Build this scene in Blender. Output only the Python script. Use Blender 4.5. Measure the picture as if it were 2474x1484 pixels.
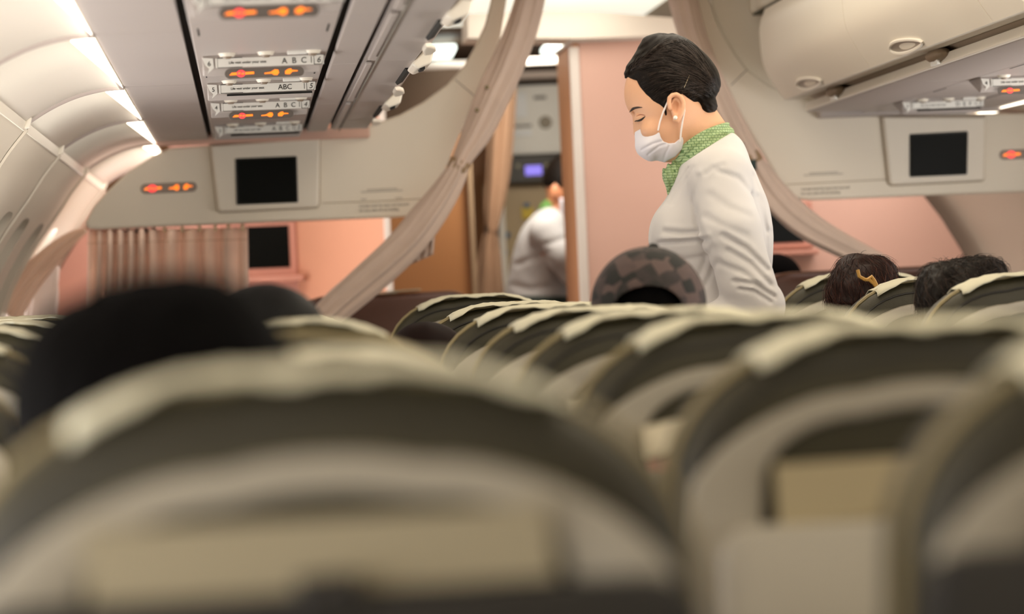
import bpy, bmesh, math, random
import numpy as np
from mathutils import Vector, Matrix
from mathutils.bvhtree import BVHTree

for o in list(bpy.data.objects):
    bpy.data.objects.remove(o, do_unlink=True)
SC = bpy.context.scene
COL = SC.collection
random.seed(7)
RNG = np.random.RandomState(11)

# ------------------------------------------------------------------ camera
F, CX, CY, ZC = 7500.0, 1237.0, 742.0, 1.22      # focal length in pixels of the 2474 x 1484 frame; eye height
RHO = math.radians(2.58)                          # the camera was held slightly tilted
PSI, PHI = math.atan(0.08515), -math.atan(0.00584)
f0 = Vector((math.sin(PSI)*math.cos(PHI), math.cos(PSI)*math.cos(PHI), math.sin(PHI)))
r0 = Vector((math.cos(PSI), -math.sin(PSI), 0))
u0 = r0.cross(f0)
CR = math.cos(RHO)*r0 - math.sin(RHO)*u0
CU = math.sin(RHO)*r0 + math.cos(RHO)*u0
CF = f0
CAM = Vector((0, 0, ZC))
cd = bpy.data.cameras.new('camera')
cam = bpy.data.objects.new('camera', cd)
COL.objects.link(cam)
mw = Matrix((( CR.x, CU.x, -CF.x, CAM.x), (CR.y, CU.y, -CF.y, CAM.y), (CR.z, CU.z, -CF.z, CAM.z), (0, 0, 0, 1)))
cam.matrix_world = mw
cd.sensor_width = 36.0
cd.lens = F/2474.0*36.0
cd.clip_start = 0.05
cd.clip_end = 100
cd.dof.use_dof = True
cd.dof.focus_distance = 6.35
cd.dof.aperture_fstop = 3.5
SC.camera = cam

# ------------------------------------------------------------------ world, lamps, exposure
wd = bpy.data.worlds.new('world'); SC.world = wd; wd.use_nodes = True
wd.node_tree.nodes['Background'].inputs[0].default_value = (1.0, 0.93, 0.84, 1)
wd.node_tree.nodes['Background'].inputs[1].default_value = 0.25
SC.view_settings.view_transform = 'Standard'
SC.view_settings.look = 'None'
SC.view_settings.gamma = 1.0
SC.view_settings.exposure = 0.24
SC.view_settings.use_curve_mapping = False

def area(name, loc, target, sx, sy, power, col=(1, 0.93, 0.83)):
    l = bpy.data.lights.new(name, 'AREA'); l.shape = 'RECTANGLE'; l.size = sx; l.size_y = sy
    l.energy = power; l.color = col
    o = bpy.data.objects.new(name, l); COL.objects.link(o)
    o.location = loc
    d = Vector(target)-Vector(loc)
    o.rotation_euler = d.to_track_quat('-Z', 'Y').to_euler()
    return o
# ceiling wash lamps along the aisle of the rear cabin, cove lamps over the windows, added fill strips at window height, lamps of the forward cabin
area('aisle_ceiling_lamp', (0.95, 4.2, 2.08), (0.95, 4.2, 0), 0.55, 8.0, 15)
area('ceiling_wash_lamp', (0.95, 3.8, 1.995), (0.95, 3.8, 3.0), 0.7, 7.2, 34)
area('window_cove_lamp_port', (-0.238, 3.6, 1.662), (-0.62, 3.6, 1.40), 9.4, 0.03, 5)
area('window_cove_lamp_starboard', (2.138, 3.6, 1.662), (2.52, 3.6, 1.40), 9.4, 0.03, 5)
area('window_daylight_port', (-0.66, 3.4, 1.05), (0.5, 3.4, 1.68), 6.8, 0.34, 60, (1, 0.975, 0.95))  # added fill strip inside the left wall, brightens the bin undersides
area('window_daylight_starboard', (2.54, 4.1, 1.05), (1.4, 4.1, 1.68), 7.2, 0.34, 62, (1, 0.975, 0.95))  # matching fill strip added on the right, where no windows are built
area('forward_cove_lamp_port', (-0.24, 9.4, 1.662), (-0.62, 9.4, 1.35), 1.3, 0.03, 2.6)
area('forward_ceiling_lamp', (0.95, 9.15, 2.12), (0.95, 9.15, 0), 0.5, 0.7, 3.8)
area('forward_cabin_lamp_port', (-0.05, 9.45, 1.9), (-0.02, 9.65, 0.8), 0.7, 0.3, 5, (1, 0.88, 0.82))
area('forward_cabin_lamp_starboard', (1.95, 9.0, 1.9), (1.9, 9.6, 1.25), 0.7, 0.12, 5, (1, 0.86, 0.80))
area('galley_lamp', (1.06, 10.7, 1.98), (1.08, 11.6, 1.2), 0.3, 0.4, 7)
area('forward_window_daylight_port', (-0.62, 9.35, 1.15), (0.3, 9.2, 1.3), 0.9, 0.34, 7, (1, 0.95, 0.92))  # added fill for the dark curtains just beyond the divider

# ------------------------------------------------------------------ helpers
def ray(px, py):
    return CR*((px-CX)/F) + CU*((CY-py)/F) + CF
def at(px, py, d):                                # the point on the cross-section plane Y = d of the cabin seen at a pixel
    r = ray(px, py)
    return CAM + r*(d/r.y)

def lin(h):
    h = h.lstrip('#')
    c = [int(h[i:i+2], 16)/255 for i in (0, 2, 4)]
    return tuple(x/12.92 if x <= 0.04045 else ((x+0.055)/1.055)**2.4 for x in c)+(1.0,)

MATS = {}
def M(name, hexc, rough=0.5, var=0.06, vscale=6.0, bump=0.0, bscale=200.0, metallic=0.0, spec=0.5, emit=0.0, emit_col=None, sss=0.0, sheen=0.0, stretch=None, second=None, coat=0.0):
    if name in MATS: return MATS[name]
    m = bpy.data.materials.new(name); m.use_nodes = True
    nt = m.node_tree; b = nt.nodes['Principled BSDF']
    c = lin(hexc)
    tc = nt.nodes.new('ShaderNodeTexCoord'); mp = nt.nodes.new('ShaderNodeMapping')
    nt.links.new(tc.outputs['Object'], mp.inputs[0])
    if stretch: mp.inputs['Scale'].default_value = stretch
    n = nt.nodes.new('ShaderNodeTexNoise'); n.inputs['Scale'].default_value = vscale; n.inputs['Detail'].default_value = 4
    nt.links.new(mp.outputs[0], n.inputs['Vector'])
    mx = nt.nodes.new('ShaderNodeMix'); mx.data_type = 'RGBA'
    c2 = lin(second) if second else tuple(min(1, x*(1+var)) for x in c[:3])+(1,)
    c1 = c if second else tuple(x*(1-var) for x in c[:3])+(1,)
    mx.inputs[6].default_value = c1; mx.inputs[7].default_value = c2
    nt.links.new(n.outputs[0], mx.inputs[0]); nt.links.new(mx.outputs[2], b.inputs['Base Color'])
    b.inputs['Roughness'].default_value = rough; b.inputs['Metallic'].default_value = metallic
    b.inputs['Specular IOR Level'].default_value = spec
    if sss: b.inputs['Subsurface Weight'].default_value = sss; b.inputs['Subsurface Radius'].default_value = (0.012, 0.005, 0.003); b.inputs['Subsurface Scale'].default_value = 1.0
    if sheen: b.inputs['Sheen Weight'].default_value = sheen
    if coat: b.inputs['Coat Weight'].default_value = coat
    if emit:
        b.inputs['Emission Color'].default_value = lin(emit_col or hexc); b.inputs['Emission Strength'].default_value = emit
    if bump:
        n2 = nt.nodes.new('ShaderNodeTexNoise'); n2.inputs['Scale'].default_value = bscale; n2.inputs['Detail'].default_value = 3
        nt.links.new(mp.outputs[0], n2.inputs['Vector'])
        bp = nt.nodes.new('ShaderNodeBump'); bp.inputs['Strength'].default_value = bump; bp.inputs['Distance'].default_value = 0.002
        nt.links.new(n2.outputs[0], bp.inputs['Height']); nt.links.new(bp.outputs[0], b.inputs['Normal'])
    MATS[name] = m
    return m

ORG = {}
def org(o): return ORG.get(o.name, Vector((0, 0, 0))) if o else Vector((0, 0, 0))
def mobj(name, verts, faces, mat, parent=None, smooth=True, recalc=True, sharp=40, bevel=0.0, solid=0.0):
    """one mesh object; verts in world coordinates (or local ones when the parent stands at the origin)"""
    og = org(parent)
    me = bpy.data.meshes.new(name)
    me.from_pydata([tuple(Vector(v)-og) for v in verts] if not isinstance(verts, np.ndarray) else (verts-np.array(og)).tolist(), [], faces if not isinstance(faces, np.ndarray) else faces.tolist())
    if recalc:
        bm = bmesh.new(); bm.from_mesh(me); bmesh.ops.recalc_face_normals(bm, faces=bm.faces[:]); bm.to_mesh(me); bm.free()
    if smooth:
        me.polygons.foreach_set('use_smooth', [True]*len(me.polygons))
        if sharp:
            me.set_sharp_from_angle(angle=math.radians(sharp))
    me.materials.append(mat)
    o = bpy.data.objects.new(name, me); COL.objects.link(o)
    if parent: o.parent = parent
    ORG[o.name] = og
    if bevel:
        b = o.modifiers.new('bevel', 'BEVEL'); b.width = bevel; b.segments = 2; b.limit_method = 'ANGLE'; b.angle_limit = math.radians(50)
    if solid:
        s = o.modifiers.new('solid', 'SOLIDIFY'); s.thickness = solid; s.offset = 0
    return o
def tag(o, label=None, cat=None, group=None, kind=None):
    if label: o['label'] = label
    if cat: o['category'] = cat
    if group: o['group'] = group
    if kind: o['kind'] = kind
    return o
def thing(name, loc, label, cat, group=None, kind=None):
    o = bpy.data.objects.new(name, None); COL.objects.link(o); o.location = loc; o.empty_display_size = 0.05
    ORG[o.name] = Vector(loc)
    return tag(o, label, cat, group, kind)
def copy_tree(o, parent=None):
    c = o.copy(); COL.objects.link(c); c.parent = parent
    for ch in o.children: copy_tree(ch, c)
    return c

class MB:                                         # collects boxes, tubes, prisms and lofts for one mesh
    def __init__(s): s.v = []; s.f = []
    def add(s, v, f):
        n = len(s.v); s.v += [tuple(x) for x in v]; s.f += [tuple(i+n for i in q) for q in f]; return s
    def box(s, lo, hi):
        x0, y0, z0 = lo; x1, y1, z1 = hi
        return s.add([(x0,y0,z0),(x1,y0,z0),(x1,y1,z0),(x0,y1,z0),(x0,y0,z1),(x1,y0,z1),(x1,y1,z1),(x0,y1,z1)],
                     [(0,3,2,1),(4,5,6,7),(0,1,5,4),(1,2,6,5),(2,3,7,6),(3,0,4,7)])
    def loft(s, rings, closed=True, caps=True):
        n = len(rings[0]); v = [p for r in rings for p in r]; f = []
        for i in range(len(rings)-1):
            for j in range(n if closed else n-1):
                k = (j+1) % n
                f.append((i*n+j, i*n+k, (i+1)*n+k, (i+1)*n+j))
        if caps and closed:
            f.append(tuple(range(n-1, -1, -1))); f.append(tuple((len(rings)-1)*n+j for j in range(n)))
        return s.add(v, f)
    def tube(s, pts, r, seg=8, rr=None, caps=True):
        pts = [Vector(p) for p in pts]; rings = []
        up = Vector((0.13, 0.21, 0.97))
        for i, p in enumerate(pts):
            t = (pts[min(i+1, len(pts)-1)]-pts[max(i-1, 0)])
            if t.length < 1e-9: t = Vector((0, 0, 1))
            t.normalize()
            a = t.cross(up)
            if a.length < 1e-3: a = t.cross(Vector((1, 0, 0)))
            a.normalize(); b = t.cross(a)
            q = rr[i] if rr else r
            rings.append([p+a*(q*math.cos(k*2*math.pi/seg))+b*(q*math.sin(k*2*math.pi/seg)) for k in range(seg)])
        return s.loft(rings, True, caps)
    def prism(s, poly, off):                      # 3D polygon pushed along a vector
        off = Vector(off)
        return s.loft([[Vector(p) for p in poly], [Vector(p)+off for p in poly]])
    def disc(s, c, n, r, h, seg=20, r2=None):
        c = Vector(c); n = Vector(n).normalized(); a = n.orthogonal().normalized(); b = n.cross(a)
        r2 = r if r2 is None else r2
        ring = lambda cc, q: [cc+a*(q*math.cos(k*2*math.pi/seg))+b*(q*math.sin(k*2*math.pi/seg)) for k in range(seg)]
        return s.loft([ring(c, r), ring(c+n*h, r2)])
    def ell(s, c, rad, seg=16, rings=10):
        c = Vector(c); R = []
        for i in range(1, rings):
            th = math.pi*i/rings
            R.append([c+Vector((rad[0]*math.sin(th)*math.cos(k*2*math.pi/seg), rad[1]*math.sin(th)*math.sin(k*2*math.pi/seg), rad[2]*math.cos(th))) for k in range(seg)])
        return s.loft(R)
    def build(s, name, mat, parent=None, **k):
        return mobj(name, s.v, s.f, mat, parent, **k)

def catmull(pts, n=8):                            # smooth open curve through points of any dimension
    P = [np.array(p, float) for p in pts]; out = []
    for i in range(len(P)-1):
        p0 = P[max(i-1, 0)]; p1 = P[i]; p2 = P[i+1]; p3 = P[min(i+2, len(P)-1)]
        for k in range(n):
            t = k/n
            out.append(0.5*((2*p1)+(-p0+p2)*t+(2*p0-5*p1+4*p2-p3)*t*t+(-p0+3*p1-3*p2+p3)*t**3))
    out.append(P[-1]); return out

def rrect(x0, x1, z0, z1, r, n=5):                # rounded rectangle in two dimensions
    out = []
    for cx, cz, a0 in ((x1-r, z1-r, 0), (x0+r, z1-r, 90), (x0+r, z0+r, 180), (x1-r, z0+r, 270)):
        for k in range(n+1):
            a = math.radians(a0+90*k/n); out.append((cx+r*math.cos(a), cz+r*math.sin(a)))
    return out

def text(name, body, loc, size, mat, parent=None, rx=90, ry=0, align='LEFT', shear=0.0, depth=0.0004):
    cu = bpy.data.curves.new(name, 'FONT'); cu.body = body; cu.size = size; cu.align_x = align; cu.shear = shear; cu.extrude = depth
    t = bpy.data.objects.new(name, cu); COL.objects.link(t)
    dg = bpy.context.evaluated_depsgraph_get()
    me = bpy.data.meshes.new_from_object(t.evaluated_get(dg))
    bpy.data.objects.remove(t, do_unlink=True)
    R = Matrix.Rotation(math.radians(ry), 4, 'Y') @ Matrix.Rotation(math.radians(rx), 4, 'X')
    me.transform(Matrix.Translation(Vector(loc)-org(parent)) @ R)
    me.materials.clear(); me.materials.append(mat)
    o = bpy.data.objects.new(name, me); COL.objects.link(o)
    if parent: o.parent = parent
    ORG[o.name] = org(parent)
    return o

# ---- signed distance fields -> meshes
def surface_nets(V, ax):
    s = V < 0
    sub = lambda a, i, j, k: a[i:a.shape[0]-1+i, j:a.shape[1]-1+j, k:a.shape[2]-1+k]
    cnt = sum(sub(s, i, j, k).astype(np.int8) for i in (0, 1) for j in (0, 1) for k in (0, 1))
    act = (cnt > 0) & (cnt < 8)
    idx = np.full(act.shape, -1, np.int64); idx[act] = np.arange(act.sum())
    I, J, K = np.nonzero(act)
    pos = np.zeros((len(I), 3)); num = np.zeros(len(I))
    cs = [(i, j, k) for i in (0, 1) for j in (0, 1) for k in (0, 1)]
    for a in cs:
        for d in range(3):
            if a[d]: continue
            b = list(a); b[d] = 1
            va = V[I+a[0], J+a[1], K+a[2]]; vb = V[I+b[0], J+b[1], K+b[2]]
            m = (va < 0) != (vb < 0)
            t = np.where(m, va/np.where(m, va-vb, 1), 0)
            p = np.array(a, float)[None, :].repeat(len(I), 0); p[:, d] += t
            pos[m] += p[m]; num[m] += 1
    pos /= num[:, None]
    h = [ax[i][1]-ax[i][0] for i in range(3)]
    P = np.stack([ax[0][0]+(I+pos[:, 0])*h[0], ax[1][0]+(J+pos[:, 1])*h[1], ax[2][0]+(K+pos[:, 2])*h[2]], 1)
    faces = []
    for d in range(3):
        sl0 = [slice(1, -1)]*3; sl1 = [slice(1, -1)]*3; sl0[d] = slice(0, -1); sl1[d] = slice(1, None)
        a = s[tuple(sl0)]; b = s[tuple(sl1)]
        x = np.nonzero(a != b); fl = a[x]
        c = [x[0].copy(), x[1].copy(), x[2].copy()]
        for e in range(3):
            if e != d: c[e] = c[e]+1
        e1, e2 = (d+1) % 3, (d+2) % 3
        def g(o1, o2):
            q = [c[0].copy(), c[1].copy(), c[2].copy()]; q[e1] = q[e1]+o1; q[e2] = q[e2]+o2
            return idx[q[0], q[1], q[2]]
        Q = np.stack([g(-1, -1), g(0, -1), g(0, 0), g(-1, 0)], 1)
        Q[~fl] = Q[~fl][:, ::-1]
        faces.append(Q)
    Fc = np.concatenate(faces)
    return P, Fc[(Fc >= 0).all(1)]
def sdf_mesh(fn, lo, hi, h):
    ax = [np.arange(lo[i], hi[i]+h, h) for i in range(3)]
    A, B, C = np.meshgrid(*ax, indexing='ij', sparse=True)
    V = fn(A, B, C)
    V = np.broadcast_to(V, (len(ax[0]), len(ax[1]), len(ax[2]))).astype(np.float64)
    return surface_nets(V, ax)
def smin(a, b, k):
    h = np.clip(0.5+0.5*(b-a)/k, 0, 1)
    return b*(1-h)+a*h-k*h*(1-h)
def smax(a, b, k): return -smin(-a, -b, k)
def cone(X, Y, Z, a, b, ra, rb):
    a = np.array(a, float); b = np.array(b, float); d = b-a; L = d.dot(d)+1e-12
    t = np.clip(((X-a[0])*d[0]+(Y-a[1])*d[1]+(Z-a[2])*d[2])/L, 0, 1)
    return np.sqrt((X-a[0]-t*d[0])**2+(Y-a[1]-t*d[1])**2+(Z-a[2]-t*d[2])**2)-(ra+(rb-ra)*t)
def ellip(X, Y, Z, c, r):
    q = np.sqrt(((X-c[0])/r[0])**2+((Y-c[1])/r[1])**2+((Z-c[2])/r[2])**2)
    return (q-1)*min(r)
def noise3(X, Y, Z, sc, seed=0):                  # cheap smooth pseudo-noise from sines
    r = np.random.RandomState(seed); o = 0
    for i in range(6):
        k = r.normal(size=3)*sc; o = o+np.sin(X*k[0]+Y*k[1]+Z*k[2]+r.rand()*6.28)
    return o/6
def poly2d(U, V, poly):                           # signed distance to a polygon in the plane (negative inside)
    d = None; inside = np.zeros(np.broadcast(U, V).shape, bool); n = len(poly)
    for i in range(n):
        x1, y1 = poly[i]; x2, y2 = poly[(i+1) % n]
        ex, ey = x2-x1, y2-y1
        t = np.clip(((U-x1)*ex+(V-y1)*ey)/(ex*ex+ey*ey+1e-12), 0, 1)
        q = (U-x1-t*ex)**2+(V-y1-t*ey)**2
        d = q if d is None else np.minimum(d, q)
        c = ((y1 > V) != (y2 > V)) & (U < (x2-x1)*(V-y1)/(y2-y1+1e-12)+x1)
        inside ^= c
    d = np.sqrt(d)
    return np.where(inside, -d, d)
def seg2d(U, V, pts):
    d = None
    for (x1, y1), (x2, y2) in zip(pts[:-1], pts[1:]):
        ex, ey = x2-x1, y2-y1
        t = np.clip(((U-x1)*ex+(V-y1)*ey)/(ex*ex+ey*ey+1e-12), 0, 1)
        q = np.sqrt((U-x1-t*ex)**2+(V-y1-t*ey)**2)
        d = q if d is None else np.minimum(d, q)
    return d
class Figure:                                     # a figure's own upright frame: u to the right, v up, w away from the viewer
    def __init__(s, px, py, d):
        s.px, s.py = px, py; s.o = at(px, py, d); s.s = (s.o-CAM).dot(CF)/F
    def U(s, px): return (np.asarray(px, float)-s.px)*s.s
    def V(s, py): return (s.py-np.asarray(py, float))*s.s
    def uv(s, pts): return [(float(s.U(p[0])), float(s.V(p[1]))) for p in pts]
    def world(s, P):
        P = np.asarray(P, float)
        return np.array(s.o)[None, :]+P[:, 0:1]*np.array(CR)+P[:, 1:2]*np.array(CU)+P[:, 2:3]*np.array(CF)
    def pt(s, u, v, w): return s.o+CR*u+CU*v+CF*w
    def stack(s, rows):                           # rows: (py, px front, px back, half width[, w centre])
        R = np.array(catmull([tuple(r)+(0,)*(5-len(r)) for r in rows], 10))
        v = s.V(R[:, 0])[::-1]; f = s.U(R[:, 1])[::-1]; b = s.U(R[:, 2])[::-1]; hw = R[:, 3][::-1]; wc = R[:, 4][::-1]
        def fn(U, V, W, inset=0.0):
            c = np.interp(V, v, (f+b)/2); a = np.interp(V, v, (b-f)/2)-inset; q = np.interp(V, v, hw)-inset; m = np.interp(V, v, wc)
            a = np.maximum(a, 0.004); q = np.maximum(q, 0.004)
            k = np.sqrt(((U-c)/a)**2+((W-m)/q)**2)
            d = (k-1)*np.minimum(a, q)
            return np.maximum(np.maximum(d, V-v[-1]+inset), v[0]+inset-V)
        return fn

# ------------------------------------------------------------------ materials
CREAM   = M('cream_plastic', '#f1e8d8', 0.42, 0.02, 3, 0.05, 500)
CREAM2  = M('cream_plastic_smooth', '#f1e9db', 0.35, 0.02, 3)
PSUM    = M('service_panel_plastic', '#b9afaa', 0.45, 0.02, 4, 0.04, 500)
DARK    = M('dark_gap', '#15130f', 0.8)
BLACK   = M('black_plastic', '#16150f', 0.4)
SCREEN  = M('screen_glass', '#050807', 0.3, 0.02, 3, spec=0.12)
WHITE   = M('white_plastic', '#eceae4', 0.4, 0.02)
INK     = M('sign_ink', '#2a2826', 0.6)
INKSOFT = M('faded_print', '#8d867c', 0.6)
LOZ     = M('sign_smoked_lens', '#6d655f', 0.3)
ORANGE  = M('sign_orange_lit', '#ff8a2a', 0.4, emit=1.1, emit_col='#ff7a1e')
PINKLIT = M('sign_red_lit', '#ff4a50', 0.4, emit=1.1, emit_col='#ff4048')
LAMPW   = M('lamp_diffuser', '#fff8ec', 0.5, emit=3.2, emit_col='#fff3df')
PEACH   = M('peach_laminate', '#dcb3a1', 0.5, 0.03, 3, 0.03, 300)
PINK    = M('pink_laminate', '#dfa796', 0.5, 0.03, 3, 0.03, 300)
ORANGEW = M('tan_laminate', '#c28a5c', 0.5, 0.03, 3)
BROWNW  = M('brown_laminate', '#b27a4a', 0.5, 0.05, 3, 0.03, 300)
TRIMW   = M('white_edge_trim', '#e6ddd3', 0.4)
CURT    = M('curtain_cloth_sheer', '#f0ddd0', 0.85, 0.1, 14, 0.25, 900, sheen=0.3)
CURT2   = M('curtain_cloth', '#dcc4b4', 0.85, 0.1, 14, 0.25, 900, sheen=0.3)
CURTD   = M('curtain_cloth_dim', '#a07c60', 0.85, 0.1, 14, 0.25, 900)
CURTB   = M('curtain_band', '#a58a6c', 0.8, 0.1, 14)
OLIVE   = M('olive_leather', '#2f2a15', 0.55, 0.14, 9, 0.2, 260)
OLIVE2  = M('olive_leather_dark', '#161108', 0.6, 0.1, 9, 0.2, 260)
KHAKI   = M('khaki_piping', '#8b7d59', 0.6, 0.1, 12, 0.2, 300)
SHELL   = M('seat_shell_plastic', '#a29a8a', 0.4, 0.04, 5, 0.04, 400)
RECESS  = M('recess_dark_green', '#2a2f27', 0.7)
CLOTH   = M('headrest_paper', '#c9c4ac', 0.9, 0.05, 10, 0.35, 90)
GREYM   = M('grey_metal', '#77756f', 0.4, metallic=0.7)
BROWNL  = M('brown_leather', '#4e2f22', 0.5, 0.15, 8, 0.2, 240)
PAPER   = M('magazine_paper', '#d9ccae', 0.6)
BLUEP   = M('blue_print', '#26365e', 0.5)
PINKP   = M('pink_print', '#c98e80', 0.5)
CARPET  = M('carpet', '#4a463f', 0.95, 0.2, 60, 0.4, 400)
GLASSY  = M('window_shade', '#6b5a42', 0.5, 0.03)

def translucent(m, amount):
    nt = m.node_tree; b = nt.nodes['Principled BSDF']; out = nt.nodes['Material Output']
    t = nt.nodes.new('ShaderNodeBsdfTranslucent'); mx = nt.nodes.new('ShaderNodeMixShader'); mx.inputs[0].default_value = amount
    for l in nt.links:
        if l.to_socket == b.inputs['Base Color']: nt.links.new(l.from_socket, t.inputs['Color']); break
    nt.links.new(b.outputs[0], mx.inputs[1]); nt.links.new(t.outputs[0], mx.inputs[2]); nt.links.new(mx.outputs[0], out.inputs['Surface'])
translucent(CURT, 0.33)
# ------------------------------------------------------------------ cabin shell
Y0, YD, YF = -1.6, 8.65, 12.6                     # rear end, divider, front end
ZP = ZC+0.45                                      # underside of the bins
def floor_z(y): return 0.00587*y
mobj('floor', [(-0.78, Y0, floor_z(Y0)), (2.68, Y0, floor_z(Y0)), (2.68, YF, floor_z(YF)), (-0.78, YF, floor_z(YF)),
               (-0.78, Y0, -0.06), (2.68, Y0, -0.06), (2.68, YF, -0.06), (-0.78, YF, -0.06)],
     [(0,1,2,3),(7,6,5,4),(0,4,5,1),(1,5,6,2),(2,6,7,3),(3,7,4,0)], CARPET, smooth=False)['kind'] = 'structure'

WALLP = catmull([(-0.435, 0.372), (-0.475, 0.325), (-0.51, 0.275), (-0.60, 0.15), (-0.675, 0.0), (-0.735, -0.25), (-0.755, -0.55), (-0.74, -0.85), (-0.70, -1.24)], 6)
WL = [0.0]
for i in range(1, len(WALLP)): WL.append(WL[-1]+float(np.linalg.norm(WALLP[i]-WALLP[i-1])))
def wall_pt(y, l, mirror, push=0.0, taper=True):  # l = length down the wall profile from the cove lip
    x = np.interp(l, WL, [p[0] for p in WALLP]); z = np.interp(l, WL, [p[1] for p in WALLP])
    e = 0.01
    dx = np.interp(l+e, WL, [p[0] for p in WALLP])-np.interp(l-e, WL, [p[0] for p in WALLP]); dz = np.interp(l+e, WL, [p[1] for p in WALLP])-np.interp(l-e, WL, [p[1] for p in WALLP])
    n = math.hypot(dx, dz) or 1
    x += push*dz/n; z -= push*dx/n
    if mirror:
        x = 1.90-x
        if y > 8.7: x -= 0.30*min(1.0, (y-8.7)/0.9)
    return Vector((x, y, ZC+z))
FRAMES = [-1.6, -0.55, 0.5, 1.55, 2.65, 3.85, 5.16, 6.42, 7.55, 8.72, 9.85]
SIDEW = M('sidewall_lining', '#ded3c2', 0.5, 0.02, 3, 0.03, 400)
RIB   = M('cove_rib', '#b9aaa2', 0.5)
L0, L1 = 0.10, 0.66                               # extent of a window field down the wall
WLX = sorted(set([round(l, 6) for l in WL]+[L0, L1]))
def sidewall(mirror, name, yend):
    root = thing(name, (0, 0, 0), 'curved cream cabin side wall with window openings', None, kind='structure'); del root['label']
    wn = 0
    wins = [8.05-0.125-0.57*k for k in range(-6, 16)]
    fr = [f for f in FRAMES if f < yend]+[yend]
    for a, b in zip(fr[:-1], fr[1:]):
        # wall panel: grid, windows are holes punched with rings of faces
        w_here = [w for w in wins if a+0.19 < w < b-0.19] if not mirror else []
        xs = sorted(set([a+0.004, b-0.004]+[w+s*0.19 for w in w_here for s in (-1, 1)]))
        mb = MB()
        for x0, x1 in zip(xs[:-1], xs[1:]):
            hole = [w for w in w_here if abs(w-(x0+x1)/2) < 0.02]
            if not hole:
                nx = 1
                for i in range(nx):
                    u0_, u1_ = x0+(x1-x0)*i/nx, x0+(x1-x0)*(i+1)/nx
                    for l0, l1 in zip(WLX[:-1], WLX[1:]):
                        mb.add([wall_pt(u0_, l0, mirror), wall_pt(u1_, l0, mirror), wall_pt(u1_, l1, mirror), wall_pt(u0_, l1, mirror)], [(0, 1, 2, 3)])
            else:
                w = hole[0]
                for l0, l1 in zip(WLX[:-1], WLX[1:]):
                    if l1 <= L0+1e-6 or l0 >= L1-1e-6:
                        mb.add([wall_pt(x0, l0, mirror), wall_pt(x1, l0, mirror), wall_pt(x1, l1, mirror), wall_pt(x0, l1, mirror)], [(0, 1, 2, 3)])
                lc = (L0+L1)/2; hx_, hl_ = (x1-x0)/2, (L1-L0)/2
                mid = [l for l in WLX if L0-1e-6 <= l <= L1+1e-6]; hor = np.linspace(x0, x1, 11)
                outer = [(x1, l) for l in mid[:-1]]+[(x, L1) for x in hor[::-1][:-1]]+[(x0, l) for l in mid[::-1][:-1]]+[(x, L0) for x in hor[:-1]]
                N = len(outer); rings = []
                for t in (0, 0.35, 0.7, 1.0):
                    r = []
                    for ox, ol in outer:
                        an = math.atan2((ol-lc)/hl_, (ox-w)/hx_); c, s_ = math.cos(an), math.sin(an)
                        q = (abs(c)**4+abs(s_)**4)**-0.25
                        r.append((ox*(1-t)+(w+0.150*c*q)*t, ol*(1-t)+(lc+0.205*s_*q)*t, 0.0))
                    rings.append(r)
                r = rings[-1]
                for dz_, sh in ((0.008, 0.99), (0.036, 0.86)):
                    rings.append([(w+(p[0]-w)*sh, lc+(p[1]-lc)*sh, dz_) for p in r])
                mb.loft([[wall_pt(p[0], p[1], mirror, p[2]) for p in q] for q in rings], True, False)
                wn += 1
                pane = thing('window_%d' % wn, wall_pt(w, lc, mirror, 0.04), None, None, kind='structure')
                mp_ = MB(); mp_.add([wall_pt(p[0], p[1], mirror, 0.0355) for p in rings[-1]]+[wall_pt(w, lc, mirror, 0.0355)], [(k, (k+1) % N, N) for k in range(N)])
                mp_.build('window_shade', GLASSY, pane)
        wp_ = mb.build('wall_panel', SIDEW, root, recalc=False, smooth=True)
        bm_ = bmesh.new(); bm_.from_mesh(wp_.data); bmesh.ops.remove_doubles(bm_, verts=bm_.verts[:], dist=0.0004); bm_.to_mesh(wp_.data); bm_.free()
        MB().loft([[wall_pt(y_, l, mirror, 0.052) for l in WL] for y_ in (a, b)], False, False).build('wall_backing', SIDEW, root, recalc=False)
        rp = MB()
        for l0, l1 in zip(WL[:-1], WL[1:]):
            rp.loft([[wall_pt(b-0.014, l, mirror, -0.001), wall_pt(b-0.010, l, mirror, -0.006), wall_pt(b+0.010, l, mirror, -0.006), wall_pt(b+0.014, l, mirror, -0.001)] for l in (l0, l1)], False, False)
        rp.build('wall_rib', SIDEW, root, recalc=False)
    return root
sidewall(False, 'wall_left', 10.35)
sidewall(True, 'wall_right', 10.35)

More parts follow.
